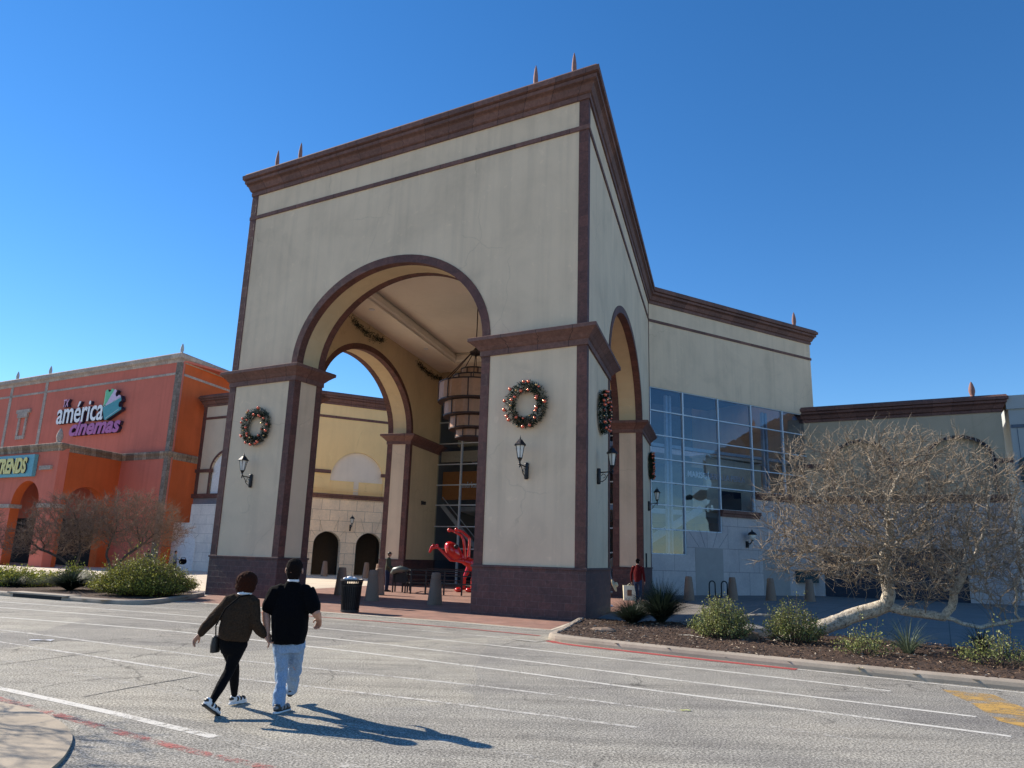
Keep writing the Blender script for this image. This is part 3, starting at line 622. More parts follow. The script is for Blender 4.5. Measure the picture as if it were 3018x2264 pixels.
def curtain(name, O, d, n, cols, bots, rows, off=.12, double=False):
    fr = MB()
    for i, s in enumerate(cols):
        lo = min([b for j, b in enumerate(bots) if j in (i-1, i)])
        plate(fr, O, d, n, rect(s-.05, s+.05, lo, rows[-1]), off-.09, off+.10)
    for i in range(len(cols)-1):
        for z in rows:
            if z >= bots[i]-.01: plate(fr, O, d, n, rect(cols[i]+.052, cols[i+1]-.052, z-.035, z+.035), off-.07, off+.08)
    f = build(name, fr, M['steel'], bld)
    for i in range(len(cols)-1):
        for a, b in zip(rows[:-1], rows[1:]):
            if a >= bots[i]-.01:
                mb = MB(); j = random.uniform(-.004, .004); k2 = random.uniform(-.004, .004)
                P = [O+d*(cols[i]+.05)+n*(off+j), O+d*(cols[i+1]-.05)+n*(off+k2)]
                mb.add([(*P[0], a+.03), (*P[1], a+.03), (*P[1], b-.03), (*P[0], b-.03)], [(0, 1, 2, 3)]); build('pane', mb, M['glass'], f, recalc=False)
curtain('curtain_wall', C, e, ne, cols, bots, rows)
rc = [.1+LR/5*i*.985 for i in range(6)]
curtain('rear_curtain_wall', C, rd, rn, rc, [.1]*5, [.1, 2.46, 3.97, 5.46, 6.88, 8.35, 9.85, 11.42, 12.9])
mb = MB(); lathe(mb, [(.32, 6.8), (.32, 12.9)], (*(C+e*15.15+ne*.75), 0), 16); build('round_column', mb, M['steel'], bld, smooth=True)
# steel frames, stairs and rooms seen behind the glass
mb = MB()
for s in (2.3, 2.62, 11.6, 11.95):
    plate(mb, C, e, ne, rect(s-.08, s+.08, .05, 12.8), .9, 1.1)
plate(mb, C, e, ne, rect(.4, 15, 9.35, 9.55), 1.1, 1.3)
for a, z0, b, z1 in ((-2.5, 1.3, 6.3, 5.6), (2.6, 0.2, 6.8, 2.3)):
    p = C+e*a+ne*2.0; q = C+e*b+ne*2.0
    if a > 0 or True: beam(mb, (p.x, p.y, z0), (q.x, q.y, z1), .12, .5)
for s in (4.2, 4.6, 8.2): plate(mb, C, rd, rn, rect(s-.08, s+.08, .05, 12.8), 1.0, 1.2)
p = C+rd*12.5+rn*2; q = C+rd*16.5+rn*2; beam(mb, (q.x, q.y, 5.6), (p.x, p.y, 1.6), .12, .3); beam(mb, (q.x, q.y, 6.2), (p.x, p.y, 2.2), .06, .06)
build('interior_steel_frame', mb, M['stain'], bld)
pass
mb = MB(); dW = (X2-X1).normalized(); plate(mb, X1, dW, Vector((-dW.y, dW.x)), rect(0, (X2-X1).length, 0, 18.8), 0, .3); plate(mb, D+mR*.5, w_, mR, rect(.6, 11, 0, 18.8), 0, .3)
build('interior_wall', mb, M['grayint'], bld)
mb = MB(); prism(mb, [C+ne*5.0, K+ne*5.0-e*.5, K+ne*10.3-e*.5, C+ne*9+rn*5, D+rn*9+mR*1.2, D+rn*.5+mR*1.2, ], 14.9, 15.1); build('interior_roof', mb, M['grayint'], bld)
mb = MB()
for z in (5.3, 9.6): prism(mb, [C+ne*4.5, K+ne*4.5-e*.5, X2-dW*.5, X1+dW*1.0, D+rn*4+mR*1.2], z, z+.35)
build('mezzanine_floor', mb, M['white'], bld)
# interior storefronts
def frame(O, d, n, s, t=0): # origin at plane, right=d, up, out=-n
    p = O+d*s+n*t; return ((p.x, p.y, 0), (d.x, d.y, 0), (0, 0, 1), (-n.x, -n.y, 0))
mb = MB(); plate(mb, C, e, ne, [(7.9, 5.7), (13.6, 5.7), (13.6, 9.3), (7.9, 9.45)], 3.0, 4.4, 0); plate(mb, C, e, ne, rect(7.8, 13.7, 9.45, 9.6), 2.8, 4.5, 0); build('interior_shop_wall', mb, M['beigeint'], bld)
mb = MB(); plate(mb, C, e, ne, rect(9.2, 11.3, 5.7, 7.1), 2.95, 2.99); plate(mb, C, e, ne, rect(2, 7.8, 7.4, 8.6), 3.2, 3.4); build('interior_shop_opening', mb, M['navyp'], bld)
sg = thing('shop_sign', 'white lettered seafood restaurant sign seen behind the glass wall of the wing', 'sign', (*(C+e*4+ne*2.9), 7.5))
mb = MB(); fit_text(mb, 'MARISQUERIA LA PERLA', 5.9, 11.6, 7.75, 8.25, 0, .08, frame(C, e, ne, 0, 2.85), .01); build('sign_letters', mb, M['white2'], sg)
mb = MB(); plate(mb, C, rd, rn, rect(12.0, 17.2, 6.1, 8.2), 3.0, 3.3); build('interior_fascia', mb, M['orangeint'], bld)
sg = thing('shop_sign', 'small white cinema sign on the orange fascia inside the rear glass wall', 'sign', (*(C+rd*14+rn*2.9), 7))
mb = MB(); fit_text(mb, 'américa', 0, 1.5, 6.95, 7.4, 0, .06, ((*(C+rd*15.6+rn*2.9), 0), (-rd.x, -rd.y, 0), (0, 0, 1), (-rn.x, -rn.y, 0)), .02); build('sign_letters', mb, M['white2'], sg)
mb = MB(); plate(mb, C, rd, rn, rect(13.2, 17.2, 8.9, 9.7), 2.6, 2.9); plate(mb, C, rd, rn, rect(12, 17, 10.4, 11.2), 4.6, 4.9); build('balcony_front', mb, M['beigeint'], bld)
mb = MB(); plate(mb, C, e, ne, rect(13.1, 15.1, .9, 1.75), -.35, 0); build('wall_cabinet', mb, M['tealdoor'], bld)

# ---------------------------------------------------------------- low right wing, grey building
O2 = Vector((22.0, 54.2)); kd = Vector((.869, -.495)).normalized(); kn = Vector((-kd.y, kd.x))
lw = thing('low_wing', 'low cream stucco wing with dark tiled arch outlines behind the bare tree', 'building', (O2.x, O2.y, 0))
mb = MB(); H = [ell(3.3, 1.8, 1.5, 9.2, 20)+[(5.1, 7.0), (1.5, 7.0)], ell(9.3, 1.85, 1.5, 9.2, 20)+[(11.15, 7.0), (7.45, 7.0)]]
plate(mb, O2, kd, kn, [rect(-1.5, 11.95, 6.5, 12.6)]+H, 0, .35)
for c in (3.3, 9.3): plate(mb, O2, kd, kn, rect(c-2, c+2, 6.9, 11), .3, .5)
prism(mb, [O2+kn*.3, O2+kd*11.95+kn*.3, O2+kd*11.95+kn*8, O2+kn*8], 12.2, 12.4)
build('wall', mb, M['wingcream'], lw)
mb = MB(); plate(mb, O2, kd, kn, [(-1.5, 0), (.4, 0), (.4, 3.4), (9.1, 3.4), (9.1, 0), (11.95, 0), (11.95, 6.5), (-1.5, 6.5)], 0, .35); build('stone_wall', mb, M['lime'], lw)
mb = MB(); plate(mb, O2, kd, kn, rect(.3, 9.2, 0, 3.5), .2, .3); build('shutter_door', mb, M['navyp'], lw)
for c, a in ((3.3, 1.8), (9.3, 1.85)):
    mb = MB(); arch_ring(mb, O2, kd, kn, c, a, 1.5, 9.2, .2, -.05, .1)
    for k_ in (-1, 1): plate(mb, O2, kd, kn, rect(min(c+k_*a, c+k_*(a+.2)), max(c+k_*a, c+k_*(a+.2)), 7.0, 9.2), -.05, .1)
    build('arch_band', mb, blocks('dark_arch_tiles', (.035, .025, .03), (.028, .02, .024), (.35, .3, .26), .28, 3, .03, .8, .3, 0), lw)
mb = MB()
for a, b in ((-1, 1.3), (5.3, 7.25), (11.35, 12.3)): plate(mb, O2, kd, kn, rect(a, b, 8.95, 9.25), -.12, .1)
sweep(mb, [O2-kd*1, O2+kd*11.95], [(-.05, 6.4), (.1, 6.4), (.13, 6.55), (.24, 6.65), (.26, 6.9), (-.05, 6.92)]); build('moulding', mb, M['corn'], lw)
cp2 = [(a, z-18.55+12.35) for a, z in cpr]
mb = MB(); sweep(mb, [O2-kd*.6+kn*3, O2-kd*.6, O2+kd*11.95, O2+kd*11.95+kn*3], cp2); build('cornice', mb, M['corn'], lw)
finial(lw, O2+kd*10.45+kn*.1, 13.4, 1.15, .2)
gb = thing('grey_building', 'plain grey panelled building with a dark green awning at the right edge', 'building', (*(O2+kd*12), 0))
O3 = O2+kd*12.35-kn*.1
mb = MB(); prism(mb, [O3, O3+kd*12, O3+kd*12+kn*9, O3+kn*9], 0, 13.1); build('wall', mb, M['bonewall'], gb)
mb = MB()
for i in range(6): plate(mb, O3, kd, kn, rect(i*2.0-.1, i*2.0+1.86, 12.45, 13.35), -.12, .4)
build('parapet_panel', mb, M['bonewall'], gb)
mb = MB(); plate(mb, O3, kd, kn, rect(.05, 12, 11.2, 11.42), -.05, .1); plate(mb, O3, kd, kn, rect(.35, .38, 3, 11.2), -.02, .1); build('wall_joint', mb, M['grayint'], gb)
mb = MB(); plate(mb, O3, kd, kn, rect(.2, 12, 8.5, 8.95), -2.4, 0); plate(mb, O3, kd, kn, rect(.25, .6, 7.7, 8.5), -1.2, 0); build('awning', mb, M['tealdoor'], gb)
mb = MB(); p = O3+kd*1.5-kn*.3; box(mb, (p.x, p.y, 11.75), (.3, .2, .22)); beam(mb, (p.x, p.y, 11.8), (p.x-.1, p.y+.3, 12.2), .04, .04); o = build('floodlight', mb, M['metal'], loc=(p.x, p.y, 11.75)); tag(o, 'small floodlight fixed high on the grey building at the right edge', 'floodlight')

# ---------------------------------------------------------------- courtyard wing (seen through the arches)
cn_ = Vector((-20.2, 65.74)); ce = Vector((.8877, .4604)).normalized(); cnn = Vector((-ce.y, ce.x)); O4 = cn_-ce*0
S0 = (Vector((-14.5, 68.7))-cn_).dot(ce)       # offset of the measuring origin
cw = thing('court_wing', 'sunny yellow courtyard wing with a half round blind window above a stone arcade', 'building', (cn_.x, cn_.y, 0))
lc, lr, lz = S0+.6, 2.5, 8.45
mb = MB()
plate(mb, cn_, ce, cnn, [rect(0, 34, 6.9, 15.6), ell(lc, lr, 2.6, lz, 24)+[(lc+lr, 7.1), (lc-lr, 7.1)], ell(lc+9.2, lr, 2.6, lz, 24)+[(lc+lr+9.2, 7.1), (lc-lr+9.2, 7.1)]], 0, .3)
prism(mb, [cn_+cnn*.3, cn_+ce*34+cnn*.3, cn_+ce*34+cnn*9, cn_+cnn*9], 15.3, 15.5); build('wall', mb, M['yellow'], cw)
for k_ in (0, 9.2):
    mb = MB(); plate(mb, cn_, ce, cnn, rect(lc+k_-lr-.1, lc+k_+lr+.1, 7, 11.2), .22, .4); build('blind_window', mb, M['pale'], cw)
    mb = MB(); 
    for a, b in ((-lr+.02, -.25), (.25, lr-.02)): plate(mb, cn_, ce, cnn, rect(lc+k_+a, lc+k_+b, 7.1, 8.35), .12, .24)
    build('blind_panel', mb, M['yellow'], cw)
ac = [S0-1.67, S0+2.17, S0+6.0, S0+9.8, S0+13.6]
out = [(0, 0)]
for c in ac: out += [(c-1.22, 0)]+ell(c, 1.22, 1.15, 2.65, 16)+[(c+1.22, 0)]
mb = MB(); plate(mb, cn_, ce, cnn, out+[(34, 0), (34, 6.9), (0, 6.9)], 0, .7); build('stone_arcade', mb, M['limewarm'], cw)
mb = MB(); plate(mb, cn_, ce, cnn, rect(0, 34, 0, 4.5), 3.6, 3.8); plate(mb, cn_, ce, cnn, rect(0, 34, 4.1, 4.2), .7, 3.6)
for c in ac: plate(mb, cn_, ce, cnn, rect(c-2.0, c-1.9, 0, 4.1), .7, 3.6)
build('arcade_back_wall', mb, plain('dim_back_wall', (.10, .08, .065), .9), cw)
mortm = plain('mortar_line', (.25, .19, .14), .9)
for c in ac[:3]:
    for k_ in (-1, 1):
        for a0, a1, b0, b1 in ((.5, .95, 3.85, 5.1), (1.1, 1.55, 3.4, 3.95)):
            p = cn_+ce*(c+k_*a0)-cnn*.004; q = cn_+ce*(c+k_*a1)-cnn*.004; mb = MB(); beam(mb, (p.x, p.y, b0), (q.x, q.y, b1), .03, .012); build('voussoir_joint', mb, mortm, cw)
mb = MB(); sweep(mb, [cn_, cn_+ce*34], [(-.05, 6.72), (.12, 6.72), (.15, 6.9), (.3, 6.98), (.32, 7.12), (-.05, 7.14)])
for a, b in ((0, lc-lr-.0), (lc+lr-.25, lc+9.2-lr), (lc+9.2+lr-.25, 34)): plate(mb, cn_, ce, cnn, rect(a, b, 8.95, 9.25), -.15, .1)
sweep(mb, [cn_, cn_+ce*34], [(-.05, 14.02), (.05, 14.02), (.05, 14.25), (-.05, 14.25)])
build('moulding', mb, M['corn'], cw)
mb = MB()
for z in (7.45, 7.62): 
    p = cn_-cnn*.2; q = cn_+ce*34-cnn*.2; beam(mb, (p.x, p.y, z), (q.x, q.y, z), .05, .05)
for i in range(18): p = cn_+ce*(i*1.9)-cnn*.2; beam(mb, (p.x, p.y, 7.1), (p.x, p.y, 7.62), .04, .04)
build('ledge_rail', mb, M['yellow'], cw)
cp4 = [(a, z-18.55+15.3) for a, z in cpr]
ld = Vector((-.868, .496)).normalized()   # far left face, running left
E4 = cn_+ld*10.9; ln = Vector((ld.y, -ld.x))
if ln.dot(Vector((0, 1))) < 0: ln = -ln
mb = MB(); sweep(mb, [E4+ln*5, E4, cn_, cn_+ce*34], cp4); build('cornice', mb, M['corn'], cw)
fl = MB(); wc = stucco('cream_wing_stucco', (.60, .50, .38), .08, .06)
plate(fl, cn_, ld, ln, [rect(0, 10.9, 6.6, 15.6), ell(6.45, 2.45, 1.9, 9.05, 20)+[(8.9, 6.9), (4.0, 6.9)]], 0, .3); build('side_wall', fl, wc, cw)
mb = MB(); plate(mb, cn_, ld, ln, rect(3.9, 9, 6.8, 11.1), .2, .4); build('side_blind_window', mb, M['white'], cw)
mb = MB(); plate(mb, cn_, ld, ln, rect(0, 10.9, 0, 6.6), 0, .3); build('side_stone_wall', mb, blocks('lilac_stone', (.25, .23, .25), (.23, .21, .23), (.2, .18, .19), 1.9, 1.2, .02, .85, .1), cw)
mb = MB(); arch_ring(mb, cn_, ld, ln, 6.45, 2.45, 1.9, 9.05, .22, -.04, .25)
for s in (3.78, 8.9): plate(mb, cn_, ld, ln, rect(s, s+.22, 6.9, 9.05), -.04, .25)
plate(mb, cn_, ld, ln, rect(10.45, 10.9, 6.9, 15.3), -.04, .2); plate(mb, cn_, ld, ln, rect(0, 10.9, 14.02, 14.25), -.05, .1)
plate(mb, cn_, ld, ln, rect(8.7, 11, 8.95, 9.25), -.15, .1); plate(mb, cn_, ld, ln, rect(-.1, 11, 6.55, 6.95), -.2, .1)
build('side_trim', mb, M['cant'], cw)
# stepped white stair wall in front
st = thing('stair_wall', 'white stepped stair wall with a blind arch beside the orange building', 'wall', (*(cn_+ld*9.5-ln*3), 0))
SO = cn_-ln*1.2
mb = MB(); plate(mb, SO, ld, ln, [(4.5, 0), (13.9, 0), (13.9, 2.58), (11.7, 2.58), (11.7, 4.23), (9.44, 4.23), (9.44, 5.89), (4.5, 5.89)], 0, .5); build('wall', mb, blocks('white_block_wall', (.74, .69, .63), (.70, .65, .60), (.4, .38, .36), 1.8, .82, .015, .85, .1), st)
mb = MB(); plate(mb, SO, ld, ln, [(8.3, 0)]+ell(9.45, 1.15, 1.1, 2.2, 16)+[(10.6, 0)], -.03, .05); build('blind_door', mb, M['white'], st)
mb = MB()
for k_ in (-1, 1):
    for a0, a1, b0, b1 in ((.4, .75, 3.35, 4.2), (1.05, 1.5, 2.9, 3.2)): p = SO+ld*(9.45+k_*a0)-ln*.004; q = SO+ld*(9.45+k_*a1)-ln*.004; mb = MB(); beam(mb, (p.x, p.y, b0), (q.x, q.y, b1), .03, .012); build('voussoir_joint', mb, M['grayint'], st)
# ---------------------------------------------------------------- red cinema building
RC = Vector((-31.4, 68.6)); rdv = Vector((-.868, .496)).normalized(); rnn = Vector((.496, .868)).normalized()
rb = thing('cinema_building', 'rose and orange stucco cinema building with pale stone trim and arched porch', 'building', (RC.x, RC.y, 0))
RZ = 19.6
mb = MB(); plate(mb, RC, rdv, rnn, rect(0, 60, 0, RZ), 0, .5, 0); prism(mb, [RC+rnn*.5, RC+rdv*60+rnn*.5, RC+rdv*60+rnn*20, RC+rnn*20], RZ-.4, RZ-.2); build('front_wall', mb, M['red'], rb)
mb = MB(); plate(mb, RC, w_, -mR, rect(.52, 14, 0, RZ), 0, .5); build('side_wall', mb, M['orange'], rb)
cp5 = [(-.1, 19.1), (.05, 19.1), (.1, 19.3), (.25, 19.45), (.32, 19.5), (.35, 19.85), (.3, 19.95), (-.5, 19.97), (-.5, 19.2)]
mb = MB(); sweep(mb, [RC+rdv*60, RC, RC+w_*14], cp5); build('cornice', mb, M['redtrim'], rb)
mb = MB(); sweep(mb, [RC+rdv*60, RC, RC+w_*14], [(-.05, 17.9), (.05, 17.9), (.05, 18.12), (-.05, 18.12)]); build('string_course', mb, M['redtrim'], rb)
PC = Vector((-39.3, 65.2)); _d = RC-PC; _k = w_.x*(-rdv.y)-w_.y*(-rdv.x); PD = (_d.x*(-rdv.y)-_d.y*(-rdv.x))/_k; PI_ = PC+w_*PD
mb = MB(); c5 = [(-.05, 9.93), (.06, 9.93), (.12, 10.15), (.38, 10.38), (.42, 10.55), (.3, 10.6), (-.05, 10.62)]
sweep(mb, [PC+rdv*45, PC, PI_, RC, RC+w_*12], c5); build('mid_cornice', mb, blocks('weathered_stone_moulding', (.34, .28, .22), (.16, .12, .09), (.09, .07, .05), .62, 3, .02, .9, .5, 0), rb)
gm = blocks('mossy_corner_stone', (.26, .21, .17), (.17, .14, .11), (.1, .08, .06), .7, .55, .01, .9, .5)
for z0, z1 in ((0, 9.93), (10.6, 19.1)):
    mb = MB(); plate(mb, RC, rdv, rnn, rect(-.05, .5, z0, z1), -.05, .3); plate(mb, RC, w_, -mR, rect(.25, .6, z0, z1), -.05, .3); build('corner_strip', mb, gm, rb)
for s in (21.8, 28.7, 40, 47):
    mb = MB(); plate(mb, RC, rdv, rnn, rect(s, s+.5, 10.6, 19.1), -.05, .2); build('pilaster_strip', mb, M['redtrim'], rb)
mb = MB()
for a, b, c, d in ((24.75, 25.1, 13.4, 15.6), (26.1, 26.45, 13.4, 15.6), (24.75, 26.45, 13.0, 13.4), (24.65, 26.55, 15.4, 15.9), (24.3, 26.9, 15.9, 16.3)): plate(mb, RC, rdv, rnn, rect(a, b, c, d), -.12-(.1 if c > 15 else 0), .1)
build('niche_frame', mb, M['redtrim'], rb)
mb = MB(); plate(mb, RC, rdv, rnn, rect(11.15, 11.25, 15.8, 17.0), -.06, .02); build('conduit', mb, M['orange'], rb)
for s in (-.0, 21.9, 28.4, 40.2): finial(rb, RC+rdv*(s+.2)+rnn*.1, 19.9, 1.1, .17, 'bonewall')
out = [(0, 0), (2.0, 0)]; out += ell(4.2, 2.2, 2.1, 5.3, 20)
for c in (12.6, 21.0, 29.4): out += [(c-6.2, 0)] if False else []
loops = [(0, 0)]
for c in (4.2, 12.6, 21.0, 29.4): loops += [(c-2.2, 0)]+ell(c, 2.2, 2.1, 5.3, 20)+[(c+2.2, 0)]
mb = MB(); plate(mb, PC, rdv, rnn, loops+[(45, 0), (45, 10.3), (0, 10.3)], 0, .8, 0, lambda p, q: 1 if max(p[1], q[1]) < 7.5 else 0); build('porch_front', mb, [M['red'], M['orange']], rb)
mb = MB(); plate(mb, PC, w_, -mR, [(.83, 0), (1.4, 0)]+ell(3.6, 2.2, 1.8, 5.3, 20)+[(5.8, 0), (PD, 0), (PD, 10.3), (.83, 10.3)], 0, .8); build('porch_side', mb, M['orange'], rb)
mb = MB(); prism(mb, [PC+rnn*.3-mR*.3, PC+rdv*45+rnn*.3, PI_+rdv*45, PI_-mR*.3], 10.1, 10.45); build('porch_roof', mb, M['redtrim'], rb)
mb = MB(); prism(mb, [PC+rnn*.9-mR*.9, PC+rdv*45+rnn*.9, PI_+rdv*45, PI_-mR*.9], 8.2, 8.4); build('porch_ceiling', mb, M['orange'], rb)
mb = MB(); plate(mb, RC, rdv, rnn, rect(7.5, 50, 0, 4.5), -.1, 0); build('dark_storefront', mb, M['dark'], rb)
for c in (4.2, 12.6, 21.0):
    for a, b in ((c-4.2, c-2.15), (c+2.15, c+4.2)):
        mb = MB(); plate(mb, PC, rdv, rnn, rect(a-(.12 if a < .1 else 0), b, 5.0, 5.35), -.15, .95 if a > .1 else .8); build('impost_moulding', mb, M['redtrim'], rb)
mb = MB(); plate(mb, PC, w_, -mR, rect(-.1, 1.45, 5.0, 5.35), -.14, .1); build('impost_moulding', mb, M['redtrim'], rb)
mb = MB(); plate(mb, PC, rdv, rnn, rect(.75, 2.5, 8.3, 8.65), -.2, 0); build('wall_light_box', mb, M['redtrim'], rb)
finial(rb, PC+rdv*.8+rnn*.2, 10.6, 1.4, .28, 'redtrim')

# cinema sign: letters and ticket
ur = (-rdv.x, -rdv.y, 0); up = (0, 0, 1); ot = (-rnn.x, -rnn.y, 0)
def fr_s(s, t=0): p = RC+rdv*s-rnn*t; return ((p.x, p.y, 0), ur, up, ot)
cs = thing('cinema_sign', 'white and magenta cinema lettering with a ticket emblem on the rose wall', 'sign', (*(RC+rdv*13), 13))
for nm, body, s0, wid, z0, z1, mt, bd, shr in (('word_america', 'américa', 18.5, 8.0, 14.15, 16.35, 'white2', .012, 0), ('word_cinemas', 'cinemas', 15.8, 8.4, 12.75, 14.35, 'magenta', .035, .25), ('word_tx', 'TX', 17.7, 1.0, 15.95, 16.75, 'pink', .02, .2)):
    mb = MB(); F = fr_s(s0); fit_text(mb, body, 0, wid, z0, z1, .05, .3, F, bd, shr, 0); fit_text(mb, body, 0, wid, z0, z1, .352, .03, F, bd, shr, 1)
    build(nm, mb, [M['navy'], M[mt]], cs)
def poly_on(mb, F, pts, t0, t1, mat=0):
    o, r, uu_, t = [Vector(x) for x in F]; k = len(pts); tris = geometry.tessellate_polygon([[Vector((a, b, 0)) for a, b in pts]])
    for tt in (t0, t1): mb.add([o+r*a+uu_*b+t*tt for a, b in pts], [tuple(x) for x in tris], None, mat)
    for i in range(k):
        p, q = pts[i], pts[(i+1) % k]; mb.add([o+r*p[0]+uu_*p[1]+t*t0, o+r*q[0]+uu_*q[1]+t*t0, o+r*q[0]+uu_*q[1]+t*t1, o+r*p[0]+uu_*p[1]+t*t1], [(0, 1, 2, 3)], None, mat)
FT = fr_s(10.4)
def notch(c, r, a0, a1, n=8): return [(c[0]+r*math.cos(R_(a0+(a1-a0)*i/n)), c[1]+r*math.sin(R_(a0+(a1-a0)*i/n))) for i in range(n+1)]
green = [(0.05, 15.5), (.05, 17.05), (.3, 17.15)]+notch((.72, 17.17), .27, 180, 360)+[(1.1, 17.2), (1.5, 17.05), (.45, 15.65)]
lil = [(.35, 15.6), (1.55, 17.1), (1.8, 17.0)]+notch((2.05, 16.62), .3, 120, 330)+[(2.6, 16.4), (2.7, 16.25), (.5, 15.55)]
tl = [(-.02, 15.4), (2.75, 16.22), (2.85, 15.85)]+notch((2.78, 15.5), .3, 90, 265)+[(3.0, 15.2), (3.05, 14.95), (.75, 14.05), (.5, 14.12)]
mb = MB()
for g_, mt in ((green, 1), (lil, 2), (tl, 3)): poly_on(mb, FT, g_, .1, .5, 0); poly_on(mb, FT, g_, .502, .54, mt)
dx = [(a, b) for a, b in [(.18, 15.45), (.18, 16.8)]]
for k_ in range(14): poly_on(mb, FT, [(.12, 15.5+k_*.1), (.17, 15.5+k_*.1), (.17, 15.55+k_*.1), (.12, 15.55+k_*.1)], .541, .55, 4)
for k_ in range(22):
    a = .2+k_*.115
    for b0, sl in ((15.36, .29), (14.12, .42)):
        x0 = a+(0 if b0 > 15 else .55)
        if x0 < 2.7: poly_on(mb, FT, [(x0, b0+a*sl), (x0+.06, b0+a*sl+.015), (x0+.06, b0+a*sl+.06), (x0, b0+a*sl+.05)], .541, .55, 4)
build('ticket_emblem', mb, [M['navy'], M['green'], M['lilac'], M['teal'], M['white2']], cs)
ts = thing('store_sign', 'blue panel with large yellow TRENDS letters on the red porch', 'sign', (*(PC+rdv*6), 8.7))
p = PC+rdv*10.0-rnn*.0; FS = ((p.x, p.y, 0), ur, up, ot)
mb = MB(); poly_on(mb, FS, [(0, 7.75), (6.8, 7.75), (6.8, 9.7), (0, 9.7)], .02, .35); build('sign_panel', mb, M['sky'], ts)
mb = MB(); fit_text(mb, 'TRENDS', 1.0, 5.95, 8.02, 9.45, .352, .12, FS, .045, .12, 0); fit_text(mb, 'TRENDS', 1.0, 5.95, 8.02, 9.45, .473, .03, FS, .045, .12, 1); build('sign_letters', mb, [M['navy'], M['yellowl']], ts)

# ---------------------------------------------------------------- wall lanterns, wreaths
def lantern_proto(label):
    t = thing('wall_lantern', label, 'wall lantern', (0, 0, 0), 0, 'black wall lanterns on the piers and walls')
    mb = MB(); lathe(mb, [(.0, -.30), (.06, -.29), (.075, -.24), (.075, .22), (.06, .27), (0, .28)], (0, -.03, 0), 12); build('backplate', mb, M['metal'], t, local=True, smooth=True)
    mb = MB(); tube(mb, [(0, -.05, .12), (0, -.3, .14), (0, -.5, .16)], .022, 8); tube(mb, [(0, -.06, -.18), (0, -.16, -.2), (0, -.27, -.12), (0, -.33, .0), (0, -.40, .1), (0, -.48, .13)], .016, 8)
    tube(mb, [(0, -.2+.07*math.cos(a), .0+.07*math.sin(a)) for a in [i*.6 for i in range(9)]], .011, 6)
    build('bracket_arm', mb, M['metal'], t, local=True, smooth=True)
    mb = MB(); c = (0, -.52, 0)
    lathe(mb, [(.0, .05), (.035, .07), (.02, .12), (.05, .16), (.03, .2), (.03, .26), (.085, .36), (.09, .38), (0, .385)], c, 10)
    build('lamp_base', mb, M['metal'], t, local=True)
    mb = MB(); lathe(mb, [(.085, .385), (.155, .80)], c, 6); build('lamp_glass', mb, M['lampglass'], t, local=True)
    mb = MB()
    for j in range(6):
        a = 2*math.pi*j/6; tube(mb, [(c[0]+.09*math.cos(a), c[1]+.09*math.sin(a), .38), (c[0]+.165*math.cos(a), c[1]+.165*math.sin(a), .81)], .012, 5)
    lathe(mb, [(.0, .8), (.22, .79), (.225, .82), (.12, .93), (.09, .98), (.05, 1.0), (.02, 1.02), (.03, 1.05), (.012, 1.08), (.0, 1.16)], c, 6)
    build('lamp_roof', mb, M['metal'], t, local=True); return t
def on_wall(P, d, s, out, nrm):
    p = P+d*s-nrm*out; return (p.x, p.y), math.atan2(nrm.y, nrm.x)-math.pi/2
lamps = [
 (A, u, 2.0, .03, nf, 4.8, 'black wall lantern below the wreath on the left front pier'),
 (B, w_, 2.35, .03, -mR, 4.85, 'black wall lantern on the shaded side face of the near right pier'),
 (A, u, 15.42, .03, nf, 4.82, 'black wall lantern below the wreath on the right front pier'),
 (B, w_, 21.2, .03, -mR, 5.2, 'black wall lantern on the rear pier next to the glass wall'),
 (cn_, ce, S0+.29, .02, cnn, 4.2, 'black wall lantern between the two dark arches of the courtyard wall'),
 (cn_, ld, 6.2, .02, ln, 4.0, 'black wall lantern half hidden behind the left edge of the left pier')]
proto = lantern_proto(lamps[0][6])
for i, (P, d, s, o_, n_, z, lab) in enumerate(lamps):
    (x, y), rz = on_wall(P, d, s, o_, n_); o = proto if i == 0 else dup(proto, label=lab); o.location = (x, y, z); o.rotation_euler = (0, 0, rz); o['label'] = lab
(x, y), rz = on_wall(C, e, 8.35, .02, ne)
gl = thing('globe_lantern', 'black wall lamp with a round pale globe on the white stone wall', 'wall lamp', (x, y, 3.3), rz)
mb = MB(); box(mb, (0, -.06, 0), (.16, .12, .42)); tube(mb, [(0, -.1, .02), (0, -.35, .08), (0, -.5, .22)], .03, 8); tube(mb, [(0, -.1, -.1), (0, -.3, .0), (0, -.42, .12)], .02, 8); build('bracket', mb, M['metal'], gl, local=True)
mb = MB(); sphere(mb, (0, -.5, .52), .24, 16, s=(1, 1, 1.1)); build('globe', mb, M['lampglass'], gl, local=True, smooth=True)
mb = MB(); lathe(mb, [(.0, .2), (.1, .22), (.08, .3), (0, .31)], (0, -.5, 0), 12); lathe(mb, [(.30, .62), (.3, .66), (.2, .78), (.06, .84), (.03, .95), (0, 1.0)], (0, -.5, 0), 12); build('cap', mb, M['metal'], gl, local=True)

